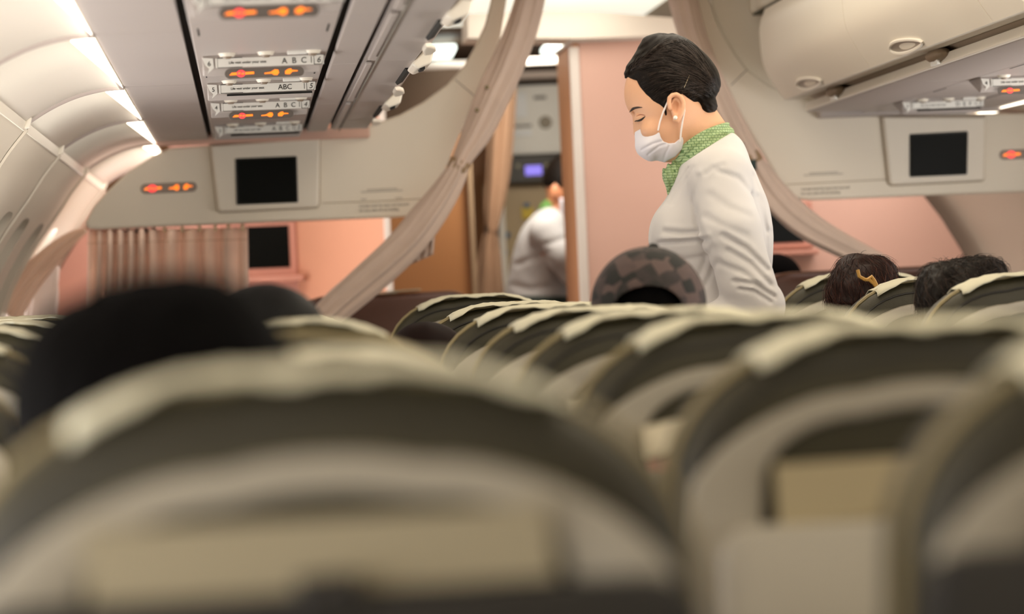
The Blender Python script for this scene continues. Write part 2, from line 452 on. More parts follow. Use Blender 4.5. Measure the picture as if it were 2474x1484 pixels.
# cove between the window wall and the underside of the bins: panels, ribs, lip, glowing diffusers
COVEP = catmull([(-0.232, 0.452), (-0.28, 0.449), (-0.335, 0.436), (-0.39, 0.412), (-0.442, 0.380)], 5)
def cpt(p, y, mirror): return Vector((1.90-p[0] if mirror else p[0], y, ZC+p[1]))
COVEM = M('cove_lining', '#e2d9cc', 0.45, 0.02, 3)
for mirror, nm in ((False, 'trim_1'), (True, 'trim_2')):
    cv = thing(nm, (0, 0, 0), None, None, kind='structure')
    for a, b in zip(FRAMES[:-1], FRAMES[1:]):
        MB().loft([[cpt(p, y, mirror) for p in COVEP] for y in (a+0.012, (a+b)/2, b-0.012)], False, False).build('cove_panel', COVEM, cv, recalc=False, solid=0.004)
        MB().loft([[cpt((p[0], p[1]-dz_), y, mirror) for p in COVEP] for y, dz_ in ((b-0.02, 0.001), (b-0.012, 0.007), (b+0.012, 0.007), (b+0.02, 0.001))], False, False).build('cove_rib', RIB, cv, recalc=False)
        # bright lip along the lower edge, with a bracket at the frame
        lp = MB()
        lp.loft([[cpt((-0.430, 0.388), y, mirror), cpt((-0.449, 0.386), y, mirror), cpt((-0.454, 0.372), y, mirror), cpt((-0.436, 0.366), y, mirror)] for y in (a+0.05, b-0.03)])
        lp.loft([[cpt((-0.418, 0.398), y, mirror), cpt((-0.449, 0.386), y, mirror), cpt((-0.452, 0.366), y, mirror), cpt((-0.424, 0.372), y, mirror)] for y in (b-0.055, b-0.03)])
        lp.build('cove_lip', CREAM2, cv)
        n0, f0_ = a+0.05, b-0.03
        pts = [(-0.2335, 0.4495, n0), (-0.272, 0.4470, n0), (-0.2560, 0.4478, n0+(f0_-n0)*0.42), (-0.2335, 0.4490, f0_)]
        MB().prism([cpt((p[0], p[1]-0.003), p[2], mirror) for p in pts], (0, 0, 0.002)).build('light_diffuser', LAMPW, cv, smooth=False)

# ceiling: aisle dome, flat soffits and end walls
ce = thing('ceiling', (0, 0, 0), None, None, kind='structure')
CEIL = M('ceiling_lining', '#ece4d2', 0.5, 0.02, 3)
dome = [(0.40, 0.80), (0.46, 0.90), (0.62, 0.95), (0.95, 0.965), (1.28, 0.95), (1.44, 0.90), (1.50, 0.80)]
ys = [Y0, 0.5, 2.6, 4.7, 6.7, 8.6]
for a, b in zip(ys[:-1], ys[1:]):
    MB().loft([[Vector((x, y, ZC+z)) for x, z in dome] for y in (a+0.003, b-0.003)], False, False).build('ceiling_panel', CEIL, ce, recalc=False, solid=0.006)
MB().box((-0.80, Y0, ZC+0.985), (2.70, YF, ZC+1.02)).build('upper_crown', CEIL, ce, smooth=False)
MB().box((-0.80, Y0-0.03, -0.05), (2.70, Y0, ZC+1.02)).build('wall_back', CREAM, smooth=False)['kind'] = 'structure'
MB().box((-0.80, YF, -0.05), (2.70, YF+0.03, ZC+1.02)).build('wall_front', ORANGEW, smooth=False)['kind'] = 'structure'
bk = thing('trim_3', (0, 0, 0), None, None, kind='structure')
MB().box((-0.235, Y0, ZP+0.02), (0.24, YD-0.02, ZP+0.03)).build('dark_channel', DARK, bk, smooth=False)
MB().box((1.67, Y0, ZP+0.02), (2.135, YD-0.02, ZP+0.03)).build('dark_channel', DARK, bk, smooth=False)
# window-side soffit between the cove lamps and the service panels
for sx in (0, 1):
    for a, b in zip(FRAMES[:-2], FRAMES[1:-1]):
        b = min(b, YD-0.03)
        x0, x1 = (-0.231, -0.088) if not sx else (1.988, 2.131)
        MB().box((x0, a+0.0015, ZP), (x1, b-0.0015, ZP+0.012)).build('soffit_panel', PSUM, bk, smooth=False)
MB().box((-0.231, YD-0.029, ZP-0.012), (0.36, YD-0.001, ZP+0.02)).build('soffit_end_trim', PEACH, bk, smooth=False, bevel=0.004)
MB().box((1.62, YD-0.06, ZP-0.010), (2.14, YD-0.001, ZP+0.02)).build('soffit_end_trim', PSUM, bk, smooth=False, bevel=0.006)

# ------------------------------------------------------------------ passenger service units under the bins
def lozenge(root, x0, x1, z0, z1, y, seat=True, lens=None):
    r = (z1-z0)/2*0.98
    lz = MB().prism([Vector((x, y, z)) for x, z in rrect(x0, x1, z0, z1, r, 6)], (0, -0.003, 0))  .build('sign_lens', lens or LOZ, root, bevel=0.0006)
    w = x1-x0; zc = (z0+z1)/2; h = z1-z0; yy = y-0.0034
    P = lambda pts: [Vector((x0+w*a, yy, zc+h*b)) for a, b in pts]
    MB().prism(P([(0.055, -0.15), (0.37, -0.09), (0.37, 0.15), (0.09, 0.12)]), (0, -0.0006, 0)).build('cigarette_symbol', ORANGE, lz, smooth=False)
    c = Vector((x0+w*0.205, yy-0.0008, zc))
    ring = MB()
    for rr in (0.30,):
        ring.tube([c+Vector((h*rr*1.25*math.cos(t), 0, h*rr*math.sin(t))) for t in np.linspace(0, 2*math.pi, 17)], h*0.075, 6, caps=False)
    ring.tube([c+Vector((-h*0.26, 0, -h*0.2)), c+Vector((h*0.26, 0, h*0.2))], h*0.07, 6)
    ring.build('prohibition_ring', PINKLIT, lz)
    if seat:
        MB().prism(P([(0.50, -0.02), (0.58, 0.06), (0.63, 0.30), (0.675, 0.26), (0.685, -0.05), (0.66, -0.30), (0.62, -0.28), (0.59, -0.12), (0.50, -0.14)]), (0, -0.0006, 0)).build('buckle_symbol', ORANGE, lz, smooth=False)
        MB().prism(P([(0.76, -0.22), (0.76, 0.10), (0.80, 0.30), (0.84, 0.34), (0.845, 0.18), (0.92, 0.12), (0.92, 0.02), (0.85, 0.0), (0.82, -0.26)]), (0, -0.0006, 0)).build('buckle_tongue_symbol', ORANGE, lz, smooth=False)
    return lz

def psu(row, d, x0, x1, letters, lit, a, b, label, left=True):
    root = thing('service_unit', (x0, d, ZP), label, 'service unit')
    MB().box((x0, a+0.002, ZP), (x1, b-0.002, ZP+0.012)).build('unit_panel', PSUM, root, smooth=False, bevel=0.003)
    w = x1-x0
    # sloping housing that hangs down and carries the row sign
    prof = [(d, ZP+0.001), (d+0.004, ZP-0.026), (d+0.02, ZP-0.036), (d+0.13, ZP+0.001)]
    MB().loft([[Vector((x, y, z)) for y, z in prof] for x in (x0+0.012, x1-0.014)]).build('sign_housing', PSUM, root, bevel=0.003)
    zt, zb = ZP-0.005, ZP-0.0225
    yp = d+0.0005
    pl = MB().box((x0+0.036, yp-0.003, zb), (x1-0.008, yp, zt)).build('sign_plate', WHITE, root, smooth=False, bevel=0.0008)
    text('row_letters', letters, (x0+0.036+w*0.50, yp-0.0034, zb+0.0035), 0.0150, INK, pl)
    text('vest_notice', 'Life vest under your seat', (x0+0.036+w*0.10, yp-0.0034, zb+0.0065), 0.0068, INK, pl)
    xa, xb = x1-0.026, x1-0.006
    for pts_ in ([(xa, zb), (xa, zt), (xb, zt), (xb-0.006, zb), (xa, zb)], [(xa-0.005, zb+0.003), (xa-0.005, zt-0.003)], [(x0+0.085, zt), (x0+0.040, zt), (x0+0.040, zb), (x0+0.085, zb)]):
        MB().tube([(p[0], yp-0.0032, p[1]) for p in pts_], 0.0006, 5).build('sign_outline', INK, pl)
    text('row_number', str(row), (xa+0.0045, yp-0.0034, zb+0.0035), 0.0150, INK, pl, shear=0.25)
    tg = MB().prism([Vector((x, yp, z)) for x, z in ((x0+0.012, zt+0.002), (x0+0.032, zt), (x0+0.033, zb), (x0+0.021, zb-0.010), (x0+0.024, zb-0.001), (x0+0.017, zb+0.006))], (0, -0.003, 0)).build('number_tab', WHITE, root, smooth=False)
    text('row_number', str(row), (x0+0.0215, yp-0.0034, zb+0.004), 0.0125, INK, tg)
    lx0, lx1 = x0+0.052, x1-0.045
    if lit:
        lozenge(root, lx0, lx1, zb-0.0205, zb-0.003, yp+0.002)
    else:
        MB().box((lx0, yp-0.002, zb-0.006), (lx1+0.03, yp+0.001, zb-0.002)).build('speaker_slot', DARK, root, smooth=False)
    # three air nozzles on the near side of the sign
    for k, fx in enumerate((0.24, 0.53, 0.88)):
        cx = x0+w*fx
        nz = MB().disc((cx, d-0.045, ZP+0.001), (0, 0, -1), 0.017, 0.007, 18, 0.013).build('air_nozzle', CREAM2, root)
        MB().disc((cx, d-0.045, ZP-0.0058), (0, 0, -1), 0.009, 0.004, 14, 0.006).build('nozzle_core', M('nozzle_tan', '#8d7c6c', 0.4), nz)
    MB().box((x1-0.075, d-0.055, ZP-0.006), (x1-0.028, d-0.035, ZP+0.001)).build('reading_lamp_bezel', WHITE, root, smooth=False, bevel=0.002)
    # narrow dark slits in the flat lid
    for fx in (0.05, 0.94):
        MB().box((x0+w*fx, a+0.12, ZP-0.0006), (x0+w*fx+0.003, a+0.26, ZP+0.001)).build('lid_slit', DARK, root, smooth=False)
    return root
rows_l = [(7, 4.50, False), (6, 5.70, True), (5, 6.40, False), (4, 7.00, True), (3, 7.95, False)]
cuts = [4.1, 5.0, 5.98, 6.60, 7.30, 8.60]
for (row, d, lit), a, b in zip(rows_l, cuts[:-1], cuts[1:]):
    psu(row, d, -0.074, 0.168, 'ABC' if row == 5 else 'A  B  C', lit or row == 7, a, b, 'overhead service unit above the left seats, sign of row '+{7: 'seven at the top edge, blurred', 6: 'six with lit symbols', 5: 'five without lit symbols', 4: 'four with lit symbols', 3: 'three next to the divider'}[row])
for row, d, lit, a, b in ((4, 7.22, True, 6.68, 7.47), (3, 8.10, False, 7.47, 8.58)):
    psu(row, d, 1.738, 1.976, 'D  E  F', lit, a, b, 'overhead service unit above the right seats, '+('cut by the right picture edge' if row == 4 else 'nearest the right divider'))
MB().box((-0.074, Y0, ZP), (0.168, 4.098, ZP+0.012)).build('service_panel_blank', PSUM, bk, smooth=False)
MB().box((1.738, Y0, ZP), (1.976, 6.678, ZP+0.012)).build('service_panel_blank', PSUM, bk, smooth=False)

# ------------------------------------------------------------------ overhead bins
def extr(mb, prof, y0, y1, mx=False): return mb.loft([[Vector((1.90-x if mx else x, y, ZC+z)) for x, z in prof] for y in (y0, y1)])
BINFACE = [(0.360, 0.470), (0.395, 0.505), (0.425, 0.56), (0.437, 0.62), (0.43, 0.70), (0.40, 0.76), (0.36, 0.80)]
bcuts = [0.4, 1.55, 2.7, 3.85, 4.98, 6.02, 7.24, 8.42]
ordn = ['', '', '', 'fourth', 'third', 'second', 'nearest to the divider']
for i, (a, b) in enumerate(zip(bcuts[:-1], bcuts[1:])):
    if i < 3: continue
    lab = {3: 'left overhead bin nearest the camera, seen from below', 4: 'left overhead bin beside the row seven sign', 5: 'left overhead bin beside the row six and five signs', 6: 'left overhead bin ending at the divider panel'}[i]
    root = thing('overhead_bin', (0.30, a, ZP), lab, 'overhead bin', 'overhead bins')
    body = catmull(BINFACE, 3)
    extr(MB(), [(0.246, 0.455), (0.246, 0.80)]+[tuple(p) for p in body][::-1]+[(0.345, 0.452)], a+0.002, b-0.002).build('bin_body', PSUM, root)
    MB().box((0.182, a+0.0015, ZP), (0.236, b-0.0015, ZP+0.012)).build('bin_hinge_strip', PSUM, root, smooth=False, bevel=0.003)
    MB().box((0.268, a+0.0015, ZP-0.0025), (0.2695, b-0.0015, ZP+0.002)).build('bin_seam', INKSOFT, root, smooth=False)
    MB().box((0.250, a+0.0015, ZP-0.003), (0.262, b-0.10, ZP+0.004)).build('grip_rail', PSUM, root, smooth=False, bevel=0.002)
    # opening slot, latch block with its dark window and the pale teardrop grip, along the aisle-side lip
    L = b-a
    extr(MB(), [(0.336, 0.452), (0.352, 0.462), (0.352, 0.452), (0.340, 0.446)], a+0.16*L, a+0.50*L).build('opening_slot', DARK, root)
    lt = extr(MB(), [(0.338, 0.446), (0.372, 0.478), (0.385, 0.472), (0.378, 0.446), (0.350, 0.436)], a+0.01*L, a+0.15*L).build('latch_block', CREAM2, root, bevel=0.004)
    extr(MB(), [(0.3555, 0.4395), (0.366, 0.4425), (0.366, 0.4365), (0.3570, 0.4345)], a+0.022*L, a+0.075*L).build('latch_window', DARK, lt)
    pts = [(0.338, 0.02), (0.352, 0.12), (0.366, 0.30), (0.372, 0.45), (0.362, 0.52), (0.349, 0.44), (0.340, 0.25)]
    gp = [Vector((x, a+L*(0.55+0.55*t), ZC+0.449+(x-0.338)*0.35)) for x, t in pts]
    MB().loft([gp, [g+Vector((0.003, 0, -0.010)) for g in gp]]).build('grip', CREAM2, root, bevel=0.003)
RF = catmull([(1.492, 0.484), (1.462, 0.53), (1.438, 0.58), (1.431, 0.637), (1.432, 0.69), (1.448, 0.735)], 4)
rcuts = [3.6, 4.85, 6.03, 7.24, 8.42]
for i, (a, b) in enumerate(zip(rcuts[:-1], rcuts[1:])):
    if i < 1: continue
    lab = {1: 'right overhead bin just outside the top right corner', 2: 'right overhead bin at the top right corner, with round latch cup', 3: 'right overhead bin next to the right divider panel'}[i]
    root = thing('overhead_bin', (1.6, a, ZP), lab, 'overhead bin', 'overhead bins')
    prof = [tuple(p) for p in RF]
    extr(MB(), prof+[(1.60, 0.735), (1.60, 0.50), (1.53, 0.484)], a+0.002, b-0.002).build('bin_door', CREAM, root)
    # trough under the door and the lip that carries the hand rail
    extr(MB(), [(1.500, 0.490), (1.56, 0.490), (1.60, 0.470), (1.60, 0.496), (1.50, 0.496)], a+0.002, b-0.002).build('rail_trough', ORANGEW if False else M('trough_tan', '#c3ad93', 0.5), root, smooth=False)
    extr(MB(), [(1.548, 0.454), (1.556, 0.472), (1.562, 0.472), (1.566, 0.460), (1.725, 0.452), (1.725, 0.446), (1.556, 0.448)], a+0.001, b-0.001).build('hand_rail_lip', PSUM, root, bevel=0.003)
    extr(MB(), [(1.544, 0.452), (1.552, 0.476), (1.558, 0.476), (1.554, 0.450)], a+0.001, b-0.001).build('rail_edge', CREAM2, root, bevel=0.002)
    for t in (0.62,):
        yc = a+(b-a)*t
        # latch cup: an almond-shaped rim on the door with a grey dished inside
        ring = []
        for k in range(28):
            an = 2*math.pi*k/28
            yy = 0.15*math.cos(an); l = 0.5+0.5*math.sin(an)
            h = 0.016+0.026*l*(1+0.30*(yy/0.15))
            q = np.interp(0.484+h-0.014, [p[1] for p in prof], [p[0] for p in prof])
            ring.append((q, yc+yy, 0.484+h-0.014))
        mbx = MB(); mbx.tube([Vector((x-0.003, y, ZC+z)) for x, y, z in ring+ring[:1]], 0.004, 6, caps=False)
        cup = mbx.build('latch_cup_rim', CREAM2, root)
        cx = Vector((sum(r[0] for r in ring)/28+0.004, yc, ZC+sum(r[2] for r in ring)/28))
        MB().add([Vector((x-0.004, y, ZC+z)) for x, y, z in ring]+[cx], [(k, (k+1) % 28, 28) for k in range(28)]).build('latch_cup_dish', M('cup_grey', '#9a9184', 0.35), cup)
        MB().ell((1.545, yc-0.02, ZC+0.474), (0.022, 0.085, 0.016), 16, 8).build('latch_recess', M('trough_dark', '#8a7760', 0.5), root)
        tb = MB().box((1.534, yc-0.055, ZC+0.452), (1.541, yc+0.01, ZC+0.486)).build('bin_number_tab', WHITE, root, smooth=False, bevel=0.001)
        MB().box((1.5335, yc-0.030, ZC+0.460), (1.5345, yc-0.024, ZC+0.478)).build('tab_mark', INK, tb, smooth=False)
MB().box((1.45, Y0, ZC+0.737), (1.62, YD-0.02, ZC+0.742)).build('bin_top_gap', M('gap_green', '#3c3a22', 0.7), bk, smooth=False)
MB().box((1.44, Y0, ZC+0.742), (1.62, YD-0.02, ZC+0.80)).build('ceiling_cove_strip', CEIL, bk, smooth=False, bevel=0.01)
MB().box((1.62, Y0, ZP+0.03), (1.66, YD-0.02, ZC+0.98)).build('bin_back_wall', CEIL, bk, smooth=False)
MB().box((0.20, Y0, ZP+0.03), (0.24, YD-0.02, ZC+0.98)).build('bin_back_wall', CEIL, bk, smooth=False)

# ------------------------------------------------------------------ class divider panels with monitors
def px_poly(pts, d): return [at(x, y, d) for x, y in pts]
LEFTP = [(205, 541), (212, 527), (229, 496), (264, 457), (314, 411), (371, 375), (411, 357), (520, 349), (640, 340), (775, 330), (830, 322), (910, 297), (966, 277), (1023, 246), (1080, 204), (1122, 158), (1150, 108), (1173, 57), (1187, 0), (1198, -90), (1203, -200),
         (1234, -200), (1230, -90), (1224, 0), (1210, 85), (1193, 141), (1164, 207), (1136, 269), (1108, 331), (1082, 396), (1054, 459), (1030, 498), (1012, 514), (985, 523), (947, 526), (700, 534), (300, 551), (235, 554), (213, 552)]
def slab(name, pts, d, th, mat, parent, bevel=0.006):
    return MB().prism(px_poly(pts, d), (0, th, 0)).build(name, mat, parent, bevel=bevel, sharp=35)
dl = thing('divider_panel', at(600, 530, YD), 'large cream divider panel with monitor between left bins and aisle curtain', 'divider panel', 'cabin divider panels')
slab('panel_board', LEFTP, YD, 0.035, CREAM, dl)
def line(pts, d, w, mat, name, parent):
    return MB().tube([at(x, y, d) for x, y in pts], w, 5).build(name, mat, parent)
line([(1099, 192), (1150, 235)], YD-0.0002, 0.0012, INKSOFT, 'panel_seam', dl)
line([(778, 491), (900, 487), (1030, 480)], YD-0.0002, 0.0014, M('seam_shadow', '#b9ab93', 0.6), 'panel_crease', dl)
def monitor(root, bez, scr, d):
    b = px_poly(bez, d); c = sum(b, Vector())/len(b)
    ring0 = [p for p in b]; ring1 = [p+Vector((0, -0.014, 0)) for p in b]; ring2 = [c+(p-c)*0.965+Vector((0, -0.022, 0)) for p in b]
    mo = MB().loft([ring0, ring1, ring2]).build('monitor_housing', CREAM2, root, bevel=0.003, sharp=30)
    s = px_poly(scr, d); sc_ = sum(s, Vector())/len(s)
    MB().loft([[p+Vector((0, -0.0215, 0)) for p in s], [p+Vector((0, -0.0235, 0)) for p in s]]).build('screen', SCREEN, mo, smooth=False)
    fr = MB()
    for k in range(len(s)):
        p, q = s[k], s[(k+1) % len(s)]
        fr.tube([p+Vector((0, -0.023, 0)), q+Vector((0, -0.023, 0))], 0.0025, 6)
    fr.build('screen_frame', BLACK, mo)
    gp = MB()
    gl = [c+(p-c)*1.008+Vector((0, -0.001, 0)) for p in b]
    gp.tube(gl+gl[:1], 0.0022, 5, caps=False); gp.build('housing_gap', M('seam_shadow', '#b9ab93', 0.6), mo)
    return mo
monitor(dl, [(507, 352), (773, 333), (771, 494), (766, 501), (532, 513), (525, 508)], [(570, 386), (715, 380), (718, 488), (573, 494)], YD)
def px_lozenge(root, px0, py0, px1, py1, hpx, d):
    """lit no smoking and seat belt sign on a divider"""
    a = at(px0, py0, d); b = at(px1, py1, d); s = d/F
    sub = lozenge(root, a.x, b.x, (a.z+b.z)/2-hpx*s/2, (a.z+b.z)/2+hpx*s/2, d, lens=M('sign_pale_lens', '#9c8d82', 0.35))
    return sub
px_lozenge(dl, 340, 454, 476, 454, 24, YD)
# notices printed on the panel
a = at(868, 501, YD); text('curtain_notice', 'Curtain must be open and secured', (a.x, YD-0.0012, a.z), 0.0098, INKSOFT, dl)
a = at(868, 512, YD); text('curtain_notice', 'for taxi, take off and landing', (a.x, YD-0.0012, a.z), 0.0098, INKSOFT, dl)
for y0_, x0_, x1_ in ((459, 886, 960), (464.5, 872, 972), (482, 872, 885), (479, 955, 972)):
    line([(x0_, y0_), (x1_, y0_-(x1_-x0_)*0.045)], YD-0.0004, 0.0010, INKSOFT, 'printed_line', dl)

RIGHTP = [(1640, -200), (1652, -90), (1664, 0), (1680, 60), (1699, 129), (1738, 190), (1777, 259), (1819, 330), (1855, 388), (1880, 433), (1900, 464), (1925, 480), (1960, 484), (2200, 474), (2474, 464), (2640, 458), (2760, 420), (2760, 290), (2474, 272), (2126, 280), (2068, 275), (2003, 259), (1926, 236), (1861, 207), (1806, 168), (1777, 129), (1748, 81), (1732, 48), (1716, 0), (1704, -90), (1700, -200)]
dr = thing('divider_panel', at(2200, 470, YD), 'large cream divider panel with monitor on the right behind the attendant', 'divider panel', 'cabin divider panels')
slab('panel_board', RIGHTP, YD, 0.035, CREAM, dr)
slab('upper_infill', [(1700, -120), (1722, 20), (1740, 70), (1770, 125), (1800, 168), (1856, 212), (1922, 242), (2003, 264), (2110, 276), (2140, 240), (2140, -120)], YD+0.012, 0.02, CREAM, dr, bevel=0)
line([(1805, 168), (1766, 206)], YD-0.0002, 0.0012, INKSOFT, 'panel_seam', dr)
line([(1900, 446), (2140, 434)], YD-0.0002, 0.0014, M('seam_shadow', '#b9ab93', 0.6), 'panel_crease', dr)
monitor(dr, [(2128, 282), (2379, 282), (2377, 432), (2372, 437), (2152, 448), (2145, 443)], [(2195, 327), (2332, 320), (2330, 421), (2195, 427)], YD)
px_lozenge(dr, 2414, 372, 2550, 372, 24, YD)
a = at(1936, 460, YD); text('curtain_notice', 'Curtain must be open and secured', (a.x, YD-0.0012, a.z), 0.0098, INKSOFT, dr)
a = at(1936, 471, YD); text('curtain_notice', 'for taxi, take off and landing', (a.x, YD-0.0012, a.z), 0.0098, INKSOFT, dr)
for y0_, x0_, x1_ in ((419, 1955, 2025), (424, 1942, 2036)):
    line([(x0_, y0_), (x1_, y0_-(x1_-x0_)*0.045)], YD-0.0004, 0.0010, INKSOFT, 'printed_line', dr)

# ------------------------------------------------------------------ forward cabin: bulkheads, galley, header
def wall_box(name, x0, x1, y0, y1, z0, z1, mat, label=None, cat=None, parent=None, bevel=0.004):
    o = MB().box((x0, y0, z0), (x1, y1, z1)).build(name, mat, parent, smooth=False, bevel=bevel)
    if label: tag(o, label, cat)
    return o
X = lambda px, d: at(px, 700, d).x
Z = lambda px, py, d: at(px, py, d).z
# left bulkhead with a recessed monitor and a ledge
DB = 10.25
bl = thing('bulkhead', (0.0, DB, floor_z(DB)), 'pink bulkhead with dark screen and ledge, beyond the pleated curtain', 'bulkhead')
zt = ZC+0.62
xa, xb = -0.70, X(722, DB)
wl = [wall_pt(DB, l, False, -0.006) for l in np.linspace(0, WL[-1]-0.03, 14)]
MB().prism([Vector((xb, DB, wl[-1].z)), Vector((xb, DB, zt)), Vector((-0.22, DB, zt)), Vector((-0.24, DB, ZC+0.44))]+wl, (0, 0.04, 0)).build('bulkhead_face', PINK, bl, smooth=False)
sx0, sx1 = X(560, DB), X(704, DB)
sz0, sz1 = Z(650, 648, DB), Z(650, 546, DB)
fr = MB().box((sx0-0.03, DB-0.012, sz0-0.028), (sx1+0.022, DB+0.001, sz1+0.05)).build('screen_surround', M('pink_frame', '#c98f7c', 0.5), bl, smooth=False, bevel=0.004)
MB().box((sx0, DB-0.016, sz0), (sx1, DB-0.010, sz1)).build('screen', SCREEN, fr, smooth=False, bevel=0.001)
wall_box('ledge', X(520, DB), X(735, DB-0.06), DB-0.09, DB, Z(650, 683, DB), Z(650, 668, DB), M('pink_frame', '#c98f7c', 0.5), parent=bl)
# side return running back toward the aisle, with its white edge
p0 = Vector((X(722, DB), DB, 0)); p1 = Vector((X(936, 9.75), 9.75, 0))
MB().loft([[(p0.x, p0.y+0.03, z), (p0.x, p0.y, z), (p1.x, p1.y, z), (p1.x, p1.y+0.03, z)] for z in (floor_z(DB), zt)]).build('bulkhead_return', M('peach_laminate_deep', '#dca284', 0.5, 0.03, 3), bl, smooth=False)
wall_box('edge_trim', p1.x-0.002, p1.x+0.019, 9.742, 9.79, floor_z(DB), zt, TRIMW, parent=bl)
# brown lavatory wall ahead on the left of the aisle
bw = thing('lavatory_wall', (0.6, 11.0, floor_z(11)), 'brown lavatory wall between the white edge strip and galley curtain', 'wall panel')
wall_box('wall_board', 0.30, X(1150, 11.0), 11.0, 11.05, floor_z(11), ZC+0.56, BROWNW, parent=bw)
wall_box('door_post', X(1141, 10.98), X(1153, 10.98), 10.97, 11.02, floor_z(11), ZC+0.56, CURTB, parent=bw)
# right partition, its side turned to the aisle
DPn = 9.62
pr = thing('partition', (1.6, DPn, floor_z(DPn)), 'tall peach partition with a pale edge strip behind the standing attendant', 'partition')
px1 = X(1425, DPn)
zt2 = Z(1480, 100, DPn)
wr = [wall_pt(DPn, l, True, -0.006) for l in np.linspace(0, WL[-1]-0.03, 14)]
MB().prism([Vector((px1, DPn, wr[-1].z)), Vector((px1, DPn, zt2)), Vector((2.0, DPn, zt2))]+wr, (0, 0.03, 0)).build('partition_face', PEACH, pr, smooth=False)
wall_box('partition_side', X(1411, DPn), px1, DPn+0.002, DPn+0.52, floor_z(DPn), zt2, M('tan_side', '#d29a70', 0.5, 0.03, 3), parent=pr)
wall_box('edge_strip', X(1401, DPn), X(1424, DPn), DPn-0.006, DPn+0.02, floor_z(DPn), zt2-0.012, TRIMW, parent=pr)
wall_box('top_trim', X(1404, DPn), 2.0, DPn-0.012, DPn+0.52, zt2, zt2+0.012, TRIMW, parent=pr)
s0, s1 = X(1850, DPn), X(1946, DPn)
q = MB().box((s0-0.03, DPn-0.012, Z(1900, 600, DPn)), (s1+0.03, DPn+0.001, Z(1900, 488, DPn))).build('screen_surround', M('pink_frame', '#c98f7c', 0.5), pr, smooth=False, bevel=0.004)
MB().box((s0, DPn-0.016, Z(1900, 586, DPn)), (s1, DPn-0.010, Z(1900, 497, DPn))).build('screen', SCREEN, q, smooth=False)
wall_box('ledge', s0-0.1, X(1972, DPn), DPn-0.08, DPn, Z(1900, 618, DPn), Z(1900, 606, DPn), M('pink_frame', '#c98f7c', 0.5), parent=pr)
# header over the aisle and the lit ceiling beyond
hd = thing('aisle_header', (1.0, DPn, zt2), 'cream curved header panel spanning the aisle ceiling ahead', 'header panel')
hdr = [(1130, 92), (1240, 92), (1400, 93), (1560, 88), (1720, 78), (1720, 20), (1640, 44), (1560, 38), (1450, 30), (1330, 28), (1130, 34)]
MB().prism(px_poly(hdr, DPn-0.05), (0, 0.25, 0)).build('header_board', CREAM, hd, sharp=30)
lp = thing('ceiling_lamp', at(1500, 0, 10.2), 'large bright ceiling light panel above the aisle header', 'ceiling lamp')
MB().box((0.62, 9.75, ZC+0.93), (1.42, 11.6, ZC+0.95)).build('lamp_diffuser', M('ceiling_glow', '#fffdf0', 0.5, emit=0.75, emit_col='#fffbe8'), lp, smooth=False)  # brightness of the lit ceiling put in as a glowing board

# galley at the front end
DG = 12.0
ga = thing('galley_unit', (1.2, DG, floor_z(DG)), 'galley unit with white cupboard, dark shelf and glowing blue display', 'galley unit')
GW = M('galley_white', '#ece6d8', 0.45, 0.03, 4)
wall_box('cupboard', X(1228, DG), X(1420, DG), DG, DG+0.4, Z(1300, 372, DG), Z(1300, 205, DG), GW, parent=ga)
for (a_, b_, c_, e_, nm, mt) in ((1248, 1293, 222, 282, 'oven_door', WHITE), (1244, 1302, 300, 306, 'cupboard_slot', INKSOFT), (1244, 1302, 312, 328, 'cupboard_drawer', WHITE), (1310, 1340, 232, 240, 'cupboard_slot', INKSOFT)):
    wall_box(nm, X(a_, DG), X(b_, DG), DG-0.012, DG+0.002, Z(1300, e_, DG), Z(1300, c_, DG), mt, parent=ga, bevel=0.003)
MB().disc((X(1336, DG), DG+0.002, Z(1336, 295, DG)), (0, -1, 0), 0.026, 0.02, 20, 0.022).build('cupboard_knob', M('knob_taupe', '#93866f', 0.5), ga)
wall_box('dark_shelf', X(1205, DG), X(1420, DG), DG-0.05, DG+0.4, Z(1300, 442, DG), Z(1300, 376, DG), M('galley_dark', '#3a3325', 0.5), parent=ga)
wall_box('blue_display', X(1279, DG), X(1319, DG), DG-0.056, DG-0.048, Z(1300, 424, DG), Z(1300, 401, DG), M('blue_lcd', '#8f84e8', 0.4, emit=0.7, emit_col='#8070e8'), parent=ga, bevel=0.001)
for cx_, cy_ in ((1262, 402), (1331, 400)):
    MB().disc((X(cx_, DG), DG-0.05, Z(cx_, cy_, DG)), (0, -1, 0), 0.008, 0.006, 12).build('indicator', M('indicator_tan', '#8d8562', 0.4), ga)
wall_box('back_board', X(1180, DG), X(1450, DG), DG+0.02, DG+0.06, floor_z(DG), Z(1300, 442, DG), M('galley_tan', '#b39a72', 0.5, 0.04), parent=ga)
wall_box('side_post', X(1211, DG), X(1225, DG), DG-0.06, DG+0.02, floor_z(DG), Z(1218, 470, DG), CREAM, parent=ga)
wall_box('yellow_notice', X(1270, DG), X(1297, DG), DG+0.008, DG+0.02, Z(1284, 528, DG), Z(1284, 500, DG), M('yellow_print', '#d6b62a', 0.5), parent=ga, bevel=0.001)
for k, (cx_, cy_) in enumerate(((1282, 496), (1232, 567), (1224, 610))):
    MB().disc((X(cx_, DG), DG+0.02, Z(cx_, cy_, DG)), (0, -1, 0), 0.011, 0.02, 14).build('blue_knob', M('blue_knob', '#2c5a78', 0.4), ga)
wall_box('upper_rail', X(1000, DG-0.2), X(1420, DG-0.2), DG-0.2, DG-0.1, Z(1300, 196, DG), Z(1300, 180, DG), M('rail_pinkish', '#cbb6a4', 0.5), parent=ga)
wall_box('upper_recess', X(950, DG), X(1450, DG), DG+0.1, DG+0.5, Z(1300, 205, DG), Z(1300, 80, DG), M('recess_brown', '#4a3520', 0.6), parent=ga)
